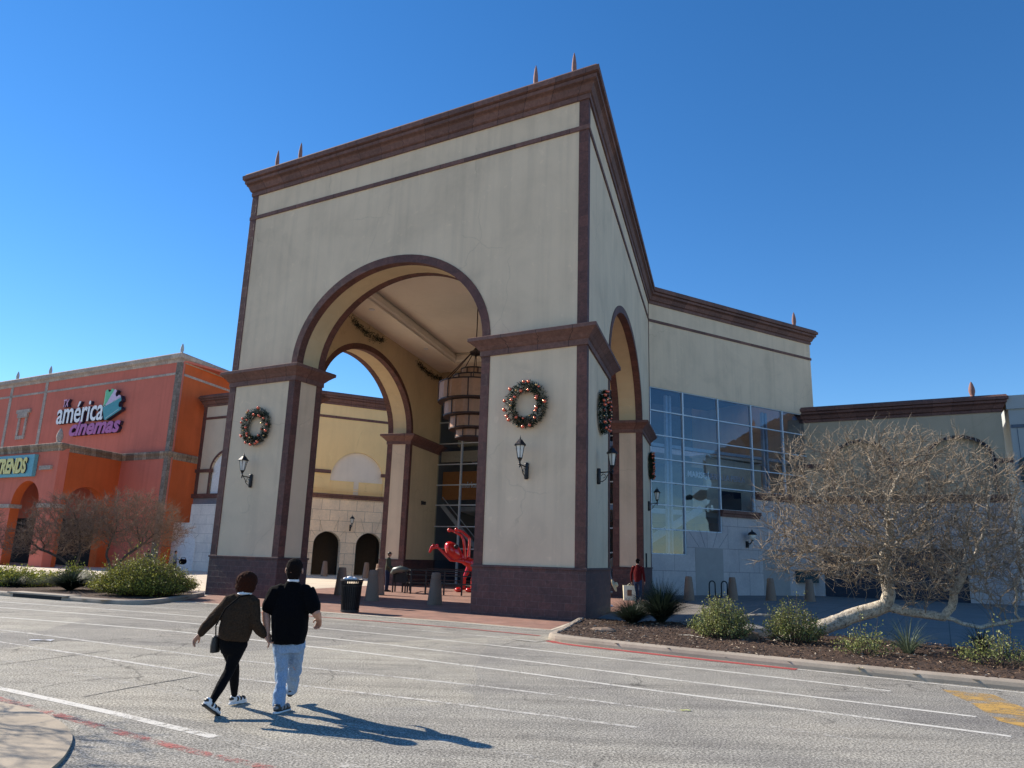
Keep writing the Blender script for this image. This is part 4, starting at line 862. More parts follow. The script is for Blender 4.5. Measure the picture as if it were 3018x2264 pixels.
def wreath_proto():
    t = thing('wreath', 'x', 'wreath', (0, 0, 0), 0, 'christmas wreaths on the tower piers'); rg = random.Random(3)
    mb = MB()
    for _ in range(3000):
        a = rg.uniform(0, 6.283); b = rg.uniform(0, 6.283); r = .18*math.sqrt(rg.random())
        c = Vector(((.64+r*math.cos(b))*math.cos(a), -.13-r*.7*math.sin(b)-.0, (.64+r*math.cos(b))*math.sin(a)))
        rad = Vector((math.cos(a)*math.cos(b), -math.sin(b), math.sin(a)*math.cos(b)))
        d = (rad*.8+Vector((-math.sin(a), 0, math.cos(a)))*rg.uniform(.2, 1)+Vector((rg.uniform(-.5, .5), rg.uniform(-.5, .2), rg.uniform(-.5, .5)))).normalized()*rg.uniform(.05, .12)
        if (c+d).y > -.01: d.y = 0
        q = d.cross(Vector((rg.random(), rg.random(), rg.random()))).normalized()*.014
        mb.add([c-q, c+q, c+d+q*.4, c+d-q*.4], [(0, 1, 2, 3)])
    build('needles', mb, M['needle'], t, local=True, recalc=False)
    mb = MB(); sphere(mb, (0, 0, 0), .058, 12); b0 = build('bauble', mb, M['bauble'], t, local=True, smooth=True)
    mb = MB(); sphere(mb, (0, 0, 0), .042, 12); g0 = build('bauble', mb, M['gold'], t, local=True, smooth=True)
    for i in range(28):
        a = 6.283*i/28+rg.uniform(-.1, .1); b = rg.uniform(-1.1, 1.4)
        rr2 = .64+.17*math.cos(b)*rg.choice((-1, 1)); p = (rr2*math.cos(a), -.26-.05*math.sin(b), rr2*math.sin(a)); s_ = rg.uniform(.75, 1.25)
        if i == 0: b0.location = p; continue
        if i == 1: g0.location = p; continue
        c = dup(g0 if i % 5 == 0 else b0, loc=p, scale=(s_,)*3, parent=t)
    return t
wp_ = wreath_proto()
for i, (P, d, s, n_, z, lab, rot) in enumerate([
 (A, u, 2.05, nf, 7.14, 'christmas wreath with copper baubles on the left front pier', 0),
 (A, u, 15.38, nf, 7.12, 'christmas wreath with copper baubles on the front of the near right pier', 1.3),
 (B, w_, 3.0, -mR, 7.3, 'christmas wreath seen edge on, on the side face of the near right pier', 2.2),
 (B, w_, 22.1, -mR, 7.7, 'christmas wreath seen edge on beside the glass wall, on the rear pier', 3.7)]):
    (x, y), rz = on_wall(P, d, s, .02, n_); o = wp_ if i == 0 else dup(wp_); o.location = (x, y, z); o['label'] = lab
    o.rotation_euler = (Matrix.Rotation(rz, 3, 'Z') @ Matrix.Rotation(rot, 3, 'Y')).to_euler()
def leaf_bits(mb, c, n, r, s, rg):
    for _ in range(n):
        p = Vector(c)+Vector((rg.gauss(0, 1), rg.gauss(0, 1), rg.gauss(0, 1)))*r; d = Vector((rg.uniform(-1, 1), rg.uniform(-1, 1), rg.uniform(-1, 1))).normalized()*s; q = d.orthogonal().normalized()*s*.4
        mb.add([p-d, p+q, p+d, p-q], [(0, 1, 2, 3)])
gP = A+mR*T
for s0, s1, lab, amp in ((7.6, 11.6, 'dark leafy garland with a bow hung high on the inner left wall above the arch', .22), (17.2, 21.6, 'thin dark garland sagging in the far corner under the porch ceiling', .08)):
    mb = MB(); rg = random.Random(5); n = 46
    for i in range(n):
        t_ = i/(n-1); p = gP+w_*(s0+(s1-s0)*t_)+mR*.14; z = 14.75-.25*math.sin(math.pi*t_)-.12*abs(math.sin(t_*12)); rr_ = .05+amp*.4*math.exp(-((t_-.6)*7)**2)
        leaf_bits(mb, (p.x, p.y, z), 15, rr_+.03, .06, rg)
    o = build('garland', mb, M['needle'], loc=(*(gP+w_*s0), 14.7), recalc=False); tag(o, lab, 'garland', 'garlands under the porch ceiling')

# ---------------------------------------------------------------- hanging tiered lantern
LX, LY = -2.05, 40.0
lt = thing('hanging_lantern', 'large amber tiered lantern hung on chains inside the arched porch', 'lantern', (LX, LY, 12.95))
mb = MB(); tube(mb, [(LX, LY, 15.7), (LX, LY, 12.95)], .03, 8); lathe(mb, [(.32, -.1), (.36, .05), (.2, .12), (.05, .3), (0, .3)], (LX, LY, 12.95), 12)
for j in range(8):
    a = 2*math.pi*j/8; tube(mb, [(LX+.3*math.cos(a), LY+.3*math.sin(a), 12.9), (LX+1.85*math.cos(a), LY+1.85*math.sin(a), 11.12)], .025, 5)
build('chain', mb, M['lanternframe'], lt)
for r, z1, z0, nx_ in ((.78, 11.95, 11.55, 1.2), (1.2, 11.53, 11.14, 1.95), (1.95, 11.1, 10.1, 1.62), (1.62, 10.05, 9.3, 1.27), (1.27, 9.25, 8.62, .92), (.92, 8.57, 8.15, .3)):
    n_ = 10 if r > 1 else 8
    pm = MB(); lathe(pm, [(r, z0), (r, z1)], (LX, LY, 0), 20); pm.f = pm.f[:20]; pm.m = pm.m[:20]; pm.uv = pm.uv[:20]
    o = build('tier_panel', pm, M['lanternpanel'], lt)
    fm = MB()
    for z in (z0, z1): lathe(fm, [(r-.02, z-.035), (r+.03, z-.035), (r+.03, z+.035), (r-.02, z+.035)], (LX, LY, 0), 24)
    for j in range(n_): a = 2*math.pi*(j+.3)/n_; tube(fm, [(LX+(r+.01)*math.cos(a), LY+(r+.01)*math.sin(a), z0), (LX+(r+.01)*math.cos(a), LY+(r+.01)*math.sin(a), z1)], .03, 5)
    lathe(fm, [(min(nx_, r)-.1, z0-.02), (r, z0-.02)], (LX, LY, 0), 24); build('tier_frame', fm, M['lanternframe'], lt)

# ---------------------------------------------------------------- bollards, bin, rack, railing
def bollard_proto(lab):
    t = thing('bollard', lab, 'bollard', (0, 0, 0), 0, 'tapered concrete bollards around the entrance')
    mb = MB(); lathe(mb, [(.30, 0), (.30, .04), (.205, .98), (.185, .985), (.185, 1.01)], (0, 0, 0), 20); build('shaft', mb, M['boll'], t, local=True, smooth=False)
    mb = MB(); lathe(mb, [(.195, 1.01), (.2, 1.02), (.175, 1.2), (.15, 1.24), (0, 1.25)], (0, 0, 0), 20); build('cap', mb, M['boll'], t, local=True); return t
bl = [(-5.53, 32.2, 'shaded tapered bollard just right of the trash can'), (-2.79, 30.8, 'shaded tapered bollard in front of the black railing, left of the near pier'),
 (-7.65, 36.0, 'tapered bollard standing behind the trash can'), (-15.2, 64.5, 'small far bollard in front of the left dark arch'), (-11.35, 62.5, 'small far bollard in front of the right dark arch'),
 (-6.1, 37.2, 'bollard with sunlit top right behind the near shaded bollard'), (-9.1, 55.0, 'bollard half hidden behind the man in the cap'),
 (9.79, 41.3, 'first bollard right of the rear pier, left of the bike rack'), (12.71, 43.3, 'bollard right of the black bike rack'), (15.13, 44.1, 'third bollard in front of the white stone wall'), (17.55, 44.6, 'bollard under the left edge of the bare tree')]
bp = bollard_proto(bl[0][2])
for i, (x, y, lab) in enumerate(bl):
    o = bp if i == 0 else dup(bp); o.location = (x, y, .01); o.rotation_euler = (0, 0, i*1.7); o['label'] = lab
bn = thing('trash_can', 'black slatted steel trash can with a white bag showing at the rim', 'trash can', (-5.08, 25.55, .01))
mb = MB()
for j in range(30):
    a = 2*math.pi*j/30; c_, s_ = math.cos(a), math.sin(a)
    P = [(.27*c_, .27*s_, .06), (.30*c_, .30*s_, .5), (.315*c_, .315*s_, .85), (.35*c_, .35*s_, 1.02)]
    R3 = Matrix.Rotation(a, 3, 'Z')
    for p, q in zip(P[:-1], P[1:]): beam(mb, p, q, .012, .04)
build('slat', mb, M['metal'], bn, local=True)
mb = MB(); lathe(mb, [(.36, .98), (.375, 1.0), (.375, 1.04), (.35, 1.05), (.32, 1.0)], (0, 0, 0), 30); lathe(mb, [(.25, .0), (.30, .02), (.30, .08), (.25, .09)], (0, 0, 0), 30); lathe(mb, [(.31, .82), (.32, .82), (.325, .86), (.31, .86)], (0, 0, 0), 30); build('rim', mb, M['metal'], bn, local=True)
mb = MB(); lathe(mb, [(.255, .04), (.28, .9)], (0, 0, 0), 24); build('liner', mb, M['dark'], bn, local=True)
mb = MB(); rg = random.Random(2)
for _ in range(9): sphere(mb, (rg.uniform(-.2, .1), rg.uniform(-.15, .15), 1.02+rg.uniform(0, .07)), rg.uniform(.07, .12), 9, s=(1, 1, .7))
build('trash_bag', mb, M['bag'], bn, local=True, smooth=True)
mb = MB(); P = []
x0 = -.62
zz = []
for cx_, top in ((-.42, 1), (-.14, 0), (.14, 1), (.42, 0)): pass
pts = [(-.55, 0, 0), (-.55, 0, .75)]+[(-.37-.18*math.cos(a), 0, .75+.18*math.sin(a)) for a in np.linspace(.2, math.pi-.2, 7)]+[(-.19, 0, .35)]+[(0-.19*math.cos(a), 0, .25-.18*math.sin(a)) for a in np.linspace(.2, math.pi-.2, 7)]+[(.19, 0, .7)]+[(.37-.18*math.cos(a), 0, .75+.18*math.sin(a)) for a in np.linspace(.2, math.pi-.2, 7)]+[(.55, 0, .75), (.55, 0, 0)]
tube(mb, [(p[0], p[1], p[2]*1.08) for p in pts], .035, 10); o = build('bike_rack', mb, M['metal'], loc=(0, 0, 0), smooth=True); o.location = (12.0, 43.6, .01); o.rotation_euler = (0, 0, R_(12)); tag(o, 'black wave shaped bike rack between two bollards', 'bike rack')
# black metal railing enclosure
rl = thing('metal_railing', 'low black metal railing enclosure around the red sculpture in the porch', 'railing', (-4, 40, .01))
pp = [(-5.45, 40.9), (-4.81, 39.2), (-4.05, 39.1), (-3.1, 38.9), (-2.2, 38.8), (-1.2, 38.7), (-.9, 41.5), (-.9, 44.6), (-2.6, 44.8), (-4.6, 44.6), (-5.3, 42.8)]
for p in pp:
    mb = MB(); box(mb, (p[0], p[1], .6), (.08, .08, 1.2)); build('post', mb, M['metal'], rl)
mb = MB()
for i in range(len(pp)):
    p, q = pp[i], pp[(i+1) % len(pp)]
    for z, h in ((1.18, .09), (.95, .03), (.55, .09)): beam(mb, (*p, z), (*q, z), h, .06)
build('rail', mb, M['metal'], rl)
ip = thing('information_panel', 'slanted black framed panel with a rounded grey top at the left end of the railing', 'panel', (-5.5, 40.3, .01))
mb = MB(); 
for dx_, dy_ in ((-.35, 0), (.35, -.4), (-.35, .9), (.35, .5)): mb = MB(); box(mb, (-5.5+dx_, 40.1+dy_, .55), (.07, .07, 1.1)); build('frame_leg', mb, M['metal'], ip)
mb = MB(); tube(mb, [(-5.95, 40.2, .95), (-5.8, 40.1, 1.12), (-5.5, 40.0, 1.2), (-5.1, 39.8, 1.18)], [.1, .16, .16, .1], 10); build('panel_top', mb, plain('grey_green_cover', (.12, .15, .14), .4), ip, smooth=True)
mb = MB(); box(mb, (-5.5, 40.3, .75), (.8, .03, .5)); build('panel_board', mb, M['metal'], ip)
mb = MB(); p = A+mR*(T+.0)+w_*19.4; box(mb, (p.x+.15, p.y, 5.4), (.3, .25, .22)); tube(mb, [(p.x, p.y, 5.5), (p.x+.3, p.y-.15, 5.42)], .07, 8); o = build('security_camera', mb, M['metal'], loc=(p.x, p.y, 5.4)); tag(o, 'small black security camera on the inner wall left of the rear glass', 'camera')
(x, y), rz = on_wall(B, w_, 19.35, .02, -mR); mb = MB(); box(mb, (0, -.04, 0), (.07, .08, .85)); o = build('wall_plaque', mb, M['metal'], loc=(0, 0, 0)); o.location = (x, y, 2.0); o.rotation_euler = (0, 0, rz); tag(o, 'narrow black plaque low on the rear pier beside the glass wall', 'plaque')

# ---------------------------------------------------------------- blob bodies
def loft(mb, ch, n=14):
    """ch: [(pos, rx, ry, side)] ellipses; rx along side"""
    k = len(ch); o = len(mb.v)
    for i, (p, rx, ry, sd_) in enumerate(ch):
        p = Vector(p); t = (Vector(ch[min(i+1, k-1)][0])-Vector(ch[max(i-1, 0)][0])).normalized(); x = Vector(sd_); x = (x-t*x.dot(t)).normalized(); y = t.cross(x)
        for j in range(n): a = 2*math.pi*j/n; mb.v.append(tuple(p+x*math.cos(a)*rx+y*math.sin(a)*ry))
    for i in range(k-1):
        for j in range(n): a = o+i*n+j; b = o+i*n+(j+1) % n; mb.f.append([a, b, b+n, a+n]); mb.m.append(0); mb.uv.append([(0, 0)]*4)
    for i, rv in ((0, True), (k-1, False)):
        c = [o+i*n+j for j in range(n)]; mb.f.append(c[::-1] if rv else c); mb.m.append(0); mb.uv.append([(0, 0)]*n)
def limb(mb, pts, rad, side=(1, 0, 0), n=12):
    loft(mb, [(p, r if isinstance(r, (int, float)) else r[0], r if isinstance(r, (int, float)) else r[1], side) for p, r in zip(pts, rad)], n)
    for p, r in ((pts[0], rad[0]), (pts[-1], rad[-1])):
        r = r if isinstance(r, (int, float)) else min(r); sphere(mb, p, r*.98, 10)
def blob(name, mb, mat, parent, voxel=.012, sm=4, folds=0, fscale=8):
    o = build(name, mb, mat, parent)
    md = o.modifiers.new('r', 'REMESH'); md.mode = 'VOXEL'; md.voxel_size = voxel
    m2 = o.modifiers.new('s', 'SMOOTH'); m2.iterations = sm; m2.factor = .5
    dg = bpy.context.evaluated_depsgraph_get(); me = bpy.data.meshes.new_from_object(o.evaluated_get(dg)); o.modifiers.clear(); o.data = me
    if folds:
        me.update(); nn = [v.normal.copy() for v in me.vertices]
        for v, nv in zip(me.vertices, nn):
            q = v.co*fscale; q.z *= .6; v.co += nv*folds*(noise.noise(q+Vector((0, 0, 5)))+.5*noise.noise(q*2.3))
    me.polygons.foreach_set('use_smooth', [True]*len(me.polygons)); me.materials.clear(); me.materials.append(mat); return o
def lerp(a, b, t): return Vector(a)*(1-t)+Vector(b)*t
def hand(mb, wr, hd, side, thumb, s=1, curl=.5):
    """palm and five fingers; wr wrist, hd knuckles, side: unit vector across the palm towards the thumb, thumb: palm-facing normal"""
    wr, hd = Vector(wr), Vector(hd); d = (hd-wr).normalized(); sd_ = Vector(side); sd_ = (sd_-d*sd_.dot(d)).normalized(); nrm = Vector(thumb); nrm = (nrm-d*nrm.dot(d)-sd_*nrm.dot(sd_)).normalized()
    p1 = wr+d*.085*s
    loft(mb, [(wr-d*.01, .026*s, .02*s, sd_), (wr+d*.03*s, .036*s, .016*s, sd_), (p1, .04*s, .015*s, sd_)], 12)
    for off, L, r in ((.028, .072, .0095), (.0095, .08, .010), (-.0095, .074, .0095), (-.028, .058, .0085)):
        b = p1+sd_*off*s-d*.006; m1 = b+(d*math.cos(curl*.6)+nrm*math.sin(curl*.6))*L*.45*s; m2 = m1+(d*math.cos(curl*1.6)+nrm*math.sin(curl*1.6))*L*.32*s; m3 = m2+(d*math.cos(curl*2.4)+nrm*math.sin(curl*2.4))*L*.25*s
        limb(mb, [b, m1, m2, m3], [r*s, r*.95*s, r*.9*s, r*.75*s], sd_, 8)
    b = wr+d*.03*s+sd_*.03*s; m1 = b+(d*.7+sd_*.7+nrm*.2).normalized()*.038*s; m2 = m1+(d*.95+sd_*.2+nrm*.35).normalized()*.03*s
    limb(mb, [wr+d*.015*s+sd_*.015*s, b, m1, m2], [.014*s, .013*s, .011*s, .009*s], nrm, 8)
def head(mb, c, fw, up_, s=1):
    """head centre c, facing fw"""
    fw = Vector(fw).normalized(); up_ = Vector(up_).normalized(); rt = fw.cross(up_).normalized(); fw = up_.cross(rt); Rm = Matrix((rt, fw, up_)).transposed()
    def P(x, y, z): return Vector(c)+Rm @ Vector((x*s, y*s, z*s))
    sphere(mb, P(0, -.008, .02), .098*s, 18, s=(.84, 1.0, 1.02), R=Rm)
    loft(mb, [(P(0, .028, -.115), .03*s, .028*s, rt), (P(0, .022, -.085), .05*s, .055*s, rt), (P(0, .012, -.04), .066*s, .078*s, rt), (P(0, 0, .0), .072*s, .088*s, rt)], 14)
    loft(mb, [(P(0, .088, .02), .008*s, .006*s, rt), (P(0, .104, -.012), .014*s, .012*s, rt), (P(0, .098, -.026), .016*s, .008*s, rt)], 8)   # nose
    sphere(mb, P(0, .083, -.055), .02*s, 8, s=(1.1, .5, .45), R=Rm)   # lips
    sphere(mb, P(0, .078, .032), .05*s, 8, s=(1.1, .35, .2), R=Rm)    # brow
    for k_ in (-1, 1): sphere(mb, P(k_*.090, -.008, -.008), .034*s, 8, s=(.3, .6, 1), R=Rm); sphere(mb, P(k_*.03, .078, .012), .013*s, 8, R=Rm)
    return P, Rm, rt, fw, up_
def shoe(parent, heel, toe, upm, solem, h=.09, lift=Vector((0, 0, 1)), s=1, accent=None):
    heel, toe = Vector(heel), Vector(toe); d = (toe-heel).normalized(); up_ = lift-d*lift.dot(d); up_.normalize(); sd_ = d.cross(up_)
    mb = MB(); loft(mb, [(heel-d*.015+up_*.045, .030*s, .035*s, sd_), (heel+d*.02+up_*.055, .04*s, .05*s, sd_), (heel+d*.1+up_*.055, .04*s, .05*s, sd_), (heel+d*.17+up_*.045, .046*s, .034*s, sd_), (heel+d*.235+up_*.04, .045*s, .027*s, sd_), (heel+d*.27+up_*.035, .03*s, .018*s, sd_)], 14)
    loft(mb, [(heel+d*.02+up_*.06, .04*s, .045*s, sd_), (heel+d*.025+up_*(.06+h*.5), .036*s, .042*s, sd_)], 12)
    o = blob('shoe', mb, upm, parent, .008, 3)
    mb = MB(); loft(mb, [(heel-d*.03+up_*.014, .024*s, .014, sd_), (heel+d*.0+up_*.014, .042*s, .015, sd_), (heel+d*.1+up_*.013, .040*s, .013, sd_), (heel+d*.19+up_*.013, .052*s, .013, sd_), (heel+d*.26+up_*.014, .043*s, .012, sd_), (heel+d*.285+up_*.018, .02*s, .008, sd_)], 16)
    so = build('sole', mb, solem, o, smooth=True)
    if accent:
        mb = MB()
        for a_ in (.06, .12, .19): loft(mb, [(heel+d*a_+up_*.062, .047*s, .042*s*(1-a_), sd_), (heel+d*(a_+.028)+up_*.060, .0475*s, .0425*s*(1-a_), sd_)], 14)
        loft(mb, [(heel-d*.022+up_*.07, .03*s, .02*s, sd_), (heel-d*.005+up_*.07, .038*s, .024*s, sd_)], 12)
        build('shoe_trim', mb, accent, o, smooth=True)
    return o

def figure(label, J, girth, mats, fw, base, opt=None, group=None):
    """J: world joints. mats: hair, top, legs, shoe, sole"""
    opt = opt or {}; V = {k: Vector(v) for k, v in J.items()}; g = girth; fwd = Vector(fw).normalized(); side = (V['shR']-V['shL']).normalized(); sd_ = side
    t = thing('person', label, 'person', base, 0, group); mb = MB()
    chest = lerp(V['shL'], V['shR'], .5); pel = lerp(V['hipL'], V['hipR'], .5); S = opt.get('s', 1)
    # skin body
    P, Rm, rt, f2, u2 = head(mb, V['head'], opt.get('look', fw), opt.get('hup', (0, 0, 1)), S)
    limb(mb, [chest+Vector((0, 0, -.02)), V['neck'], V['head']-Vector((0, 0, .05*S))], [(.075*g, .065*g), .058*g**.5, .055], sd_)
    loft(mb, [(pel, .14*g, .1*g, sd_), (lerp(pel, chest, .5), .13*g, .1*g, sd_), (lerp(pel, chest, .85), .15*g, .1*g, sd_), (chest, .12*g, .08*g, sd_)])
    for s in 'LR':
        limb(mb, [V['sh'+s], lerp(V['sh'+s], V['el'+s], .5), V['el'+s], lerp(V['el'+s], V['wr'+s], .35), V['wr'+s]], [.055*g, .052*g, .043*g, .042*g, .027])
        sg_ = 1 if s == 'R' else -1
        hand(mb, V['wr'+s], V['hd'+s], opt.get('thumb'+s, fwd), opt.get('palm'+s, -sd_*sg_), S, opt.get('curl', .55))
        limb(mb, [V['hip'+s], V['knee'+s], lerp(V['knee'+s], V['ank'+s], .35), V['ank'+s]], [.075*g, .052*g, .05*g, .036])
    blob('body', mb, mats['skin'] if 'skin' in mats else M['skin'], t, opt.get('vox', .0065), 2)
    # hair
    mb = MB()
    if opt.get('hair') == 'bob':
        sphere(mb, P(0, -.018, .03), .128*S, 20, s=(.95, 1.0, .9), R=Rm)
        loft(mb, [(P(0, -.03, .02), .122*S, .11*S, rt), (P(0, -.035, -.05), .125*S, .10*S, rt), (P(0, -.035, -.1), .105*S, .08*S, rt)], 16)
       
    else:
        sphere(mb, P(0, -.018, .034), .103*S, 20, s=(.87, .97, .93), R=Rm); loft(mb, [(P(0, -.035, .04), .084*S, .066*S, rt), (P(0, -.036, -.02), .084*S, .060*S, rt), (P(0, -.034, -.075), .068*S, .050*S, rt), (P(0, -.034, -.105), .05*S, .036*S, rt)], 14)
    if opt.get('hair') != 'none': blob('hair', mb, mats['hair'], t, .007, 2, .007, 45)
    if opt.get('cap'):
        mb = MB(); sphere(mb, P(0, -.012, .055), .108, 16, s=(.86, 1, .8), R=Rm); loft(mb, [(P(0, .06, .05), .07, .01, rt), (P(0, .13, .035), .065, .008, rt), (P(0, .165, .028), .03, .006, rt)], 12); blob('cap', mb, M['shoeb'], t, .009, 2)
    # top
    hem = V['hem'] if 'hem' in V else pel+Vector((0, 0, -.02)); mb = MB()
    W = opt.get('W', (.20, .22, .22, .215, .20)); Dp = opt.get('D', (.15, .165, .16, .14, .11))
    zs = (0, .25, .5, .75, .93)
    ch = [(lerp(hem, chest, z_), W[i], Dp[i], sd_) for i, z_ in enumerate(zs)]
    ch.append((lerp(hem, chest, 1.02)+Vector((0, 0, .03)), W[4]*.62, Dp[4]*.75, sd_)); ch.append((V['neck']-Vector((0, 0, .005)), .072*g**.3, .07*g**.3, sd_))
    loft(mb, ch, 20)
    for s in 'LR':
        a, b, c = V['sh'+s], V['el'+s], V['wr'+s]; r = opt.get('sl', (.085, .075, .07))
        if opt.get('short'):
            q = lerp(a, b, .72); limb(mb, [lerp(a, chest, .25), a, lerp(a, b, .4), q], [r[0]*1.05, r[0], r[0]*1.0, r[0]*.98])
        else: limb(mb, [lerp(a, chest, .25), a, lerp(a, b, .5), b, lerp(b, c, .6), lerp(b, c, .95)], [r[0]*1.05, r[0], r[1], r[1]*.95, r[2], r[2]*.75])
    tp = blob('shirt' if opt.get('short') else 'jacket' if opt.get('jacket') else 'sweater', mb, mats['top'], t, .0115, 4, opt.get('folds', .008), 7)
    # legs
    mb = MB(); lr = opt.get('leg', (.105, .085, .07, .06)); pw = opt.get('pw', .17)
    loft(mb, [(pel+Vector((0, 0, -.13)), pw*.8, pw*.62, sd_), (pel+Vector((0, 0, -.05)), pw, pw*.78, sd_), (pel+Vector((0, 0, .1)), pw*.95, pw*.7, sd_)], 18)
    for s in 'LR':
        limb(mb, [V['hip'+s], lerp(V['hip'+s], V['knee'+s], .5), V['knee'+s], lerp(V['knee'+s], V['ank'+s], .45), V['ank'+s]+(V['knee'+s]-V['ank'+s]).normalized()*opt.get('cuff', .0)], [lr[0], lerp((lr[0], 0, 0), (lr[1], 0, 0), .5)[0], lr[1], lr[2], lr[3]])
    blob('trousers', mb, mats['legs'], t, .011, 3, opt.get('lfolds', .006), 9)
    return t, P, Rm
man_mats = dict(hair=M['hairb'], top=M['black'], legs=M['jean'])
mj = dict(head=(-2.64, 9.62, 1.64), neck=(-2.635, 9.6, 1.515), shL=(-2.83, 9.6, 1.375), shR=(-2.45, 9.6, 1.385), elL=(-2.93, 9.58, 1.12), wrL=(-2.865, 9.52, .895), hdL=(-2.84, 9.52, .82), elR=(-2.31, 9.56, 1.14), wrR=(-2.315, 9.77, 1.06), hdR=(-2.33, 9.83, .99),
 hipL=(-2.72, 9.6, .80), hipR=(-2.54, 9.62, .80), kneeL=(-2.675, 9.62, .44), ankL=(-2.65, 9.52, .10), kneeR=(-2.585, 9.86, .46), ankR=(-2.66, 10.08, .16), hem=(-2.63, 9.6, .775))
t, P, Rm = figure('heavyset person in black t-shirt and light blue jeans walking away on the right', mj, 1.22, man_mats, (-.12, 1, 0), (-2.63, 9.6, 0),
 dict(short=True, W=(.196, .215, .228, .232, .210), D=(.165, .185, .18, .155, .12), sl=(.098, .08, .07), leg=(.110, .082, .072, .070), pw=.182, folds=.014, lfolds=.02, s=1.12, curl=.8, thumbL=(.3, 1, 0), thumbR=(-.9, .3, .3), palmR=(0, -.2, -1)))
mb = MB(); lathe(mb, [(.066, -.03), (.073, -.02), (.068, .0)], (0, 0, 0), 16); mb.v = [(v[0]-2.636, v[1]+9.6, v[2]+1.528) for v in mb.v]; build('collar', mb, M['shoew'], t)
shoe(t, (-2.655, 9.44, .0), (-2.57, 9.7, .0), M['shoeb'], M['shoew'], accent=plain('grey_leather', (.25, .24, .25), .6))
shoe(t, (-2.665, 10.05, .10), (-2.68, 10.32, .2), M['shoeb'], M['shoeb'])
wj = dict(head=(-3.165, 9.5, 1.465), neck=(-3.175, 9.46, 1.36), shL=(-3.335, 9.45, 1.265), shR=(-3.06, 9.47, 1.255), elL=(-3.50, 9.40, 1.05), wrL=(-3.60, 9.32, .88), hdL=(-3.64, 9.3, .82), elR=(-3.0, 9.44, 1.01), wrR=(-2.895, 9.50, .865), hdR=(-2.86, 9.51, .82),
 hipL=(-3.32, 9.45, .78), hipR=(-3.17, 9.47, .78), kneeL=(-3.275, 9.68, .46), ankL=(-3.295, 9.84, .13), kneeR=(-3.255, 9.44, .45), ankR=(-3.31, 9.15, .17), hem=(-3.255, 9.46, .815))
w_mats = dict(hair=M['haira'], top=M['knit'], legs=M['leg'])
t, P, Rm = figure('person with auburn bob in brown fleece jacket and black leggings walking on the left', wj, .95, w_mats, (-.05, 1, 0), (-3.25, 9.45, 0),
 dict(jacket=True, hair='bob', look=(.35, 1, -.25), W=(.185, .195, .185, .175, .15), D=(.15, .16, .15, .13, .105), sl=(.08, .072, .062), leg=(.098, .062, .058, .040), pw=.16, folds=.010, lfolds=.003, s=1.02, curl=.5, thumbL=(.4, 1, 0), thumbR=(-.2, 1, 0)))
mb = MB(); lathe(mb, [(.078, -.04), (.088, -.03), (.075, .0)], (0, 0, 0), 16); mb.v = [(v[0]-3.172, v[1]+9.46, v[2]+1.375) for v in mb.v]; build('collar', mb, M['shoew'], t)
shoe(t, (-3.315, 9.82, .015), (-3.24, 10.06, .0), M['shoew'], M['shoew'], accent=M['shoeb'], s=.92)
shoe(t, (-3.36, 9.05, .13), (-3.27, 9.24, .0), M['shoew'], M['shoeb'], accent=M['shoeb'], s=.92)
pb = thing('shoulder_bag', 'small black shoulder bag at the left hip of the person in brown fleece', 'bag', (-3.46, 9.46, .7))
mb = MB(); loft(mb, [((-3.46, 9.47, .66), .05, .09, (1, 0, 0)), ((-3.46, 9.47, .74), .055, .1, (1, 0, 0)), ((-3.455, 9.47, .85), .045, .095, (1, 0, 0))], 14); blob('bag_body', mb, M['shoeb'], pb, .009, 3)
mb = MB(); tube(mb, [(-3.45, 9.42, .84), (-3.42, 9.30, .98), (-3.32, 9.27, 1.18), (-3.18, 9.32, 1.32), (-3.1, 9.42, 1.34)], .009, 6); build('strap', mb, M['black'], pb)

def standing(label, x, y, h, face, mats, opt=None, armL=None, armR=None, stride=.0, lean=0, group=None):
    """background person: face = heading angle"""
    f = Vector((math.cos(face), math.sin(face), 0)); r = Vector((f.y, -f.x, 0)); k = h/1.75; b = Vector((x, y, .01))
    def Q(a, c, z): return b+r*a*k+f*c*k+Vector((0, 0, z*k))
    J = dict(head=Q(0, .03+lean, 1.62), neck=Q(0, lean*.9, 1.5), shL=Q(-.19, lean*.8, 1.4), shR=Q(.19, lean*.8, 1.4), hem=Q(0, 0, .86), hipL=Q(-.09, 0, .9), hipR=Q(.09, 0, .9), kneeL=Q(-.09, .03+stride*.5, .48), kneeR=Q(.09, .03-stride*.3, .48), ankL=Q(-.09, stride, .1), ankR=Q(.09, -stride, .1))
    for s, sg_, arm in (('L', -1, armL), ('R', 1, armR)):
        arm = arm or ((.24, .0, 1.12), (.25, .08, .88), (.25, .1, .8))
        for nm_, a in zip(('el', 'wr', 'hd'), arm): J[nm_+s] = Q(sg_*a[0], a[1]+lean*.5, a[2])
    t, P, Rm = figure(label, J, 1.0, mats, f, (x, y, .01), dict(dict(vox=.012, W=(.18, .19, .195, .20, .17), D=(.12, .125, .13, .12, .1), sl=(.07, .062, .055), leg=(.095, .075, .068, .062), pw=.155), **(opt or {})), group)
    for s, st_ in (('L', stride), ('R', -stride)):
        a = J['ank'+s]; shoe(t, (a.x-f.x*.05, a.y-f.y*.05, .01), (a.x+f.x*.2, a.y+f.y*.2, .01), mats['shoe'], mats['shoe'])
    return t, J
standing('person in black cap, olive shirt and dark jeans looking down beside the far pier', -6.28, 40.8, 2.06, R_(-8), dict(hair=M['hairb'], top=M['olive'], legs=M['jeand'], shoe=M['shoeb']), dict(cap=True, look=(1, -.15, -.45)), lean=.03, armR=((.22, .03, 1.12), (.16, .22, 1.0), (.13, .28, .97)), armL=((.22, .03, 1.12), (.16, .22, 1.0), (.13, .28, .97)))
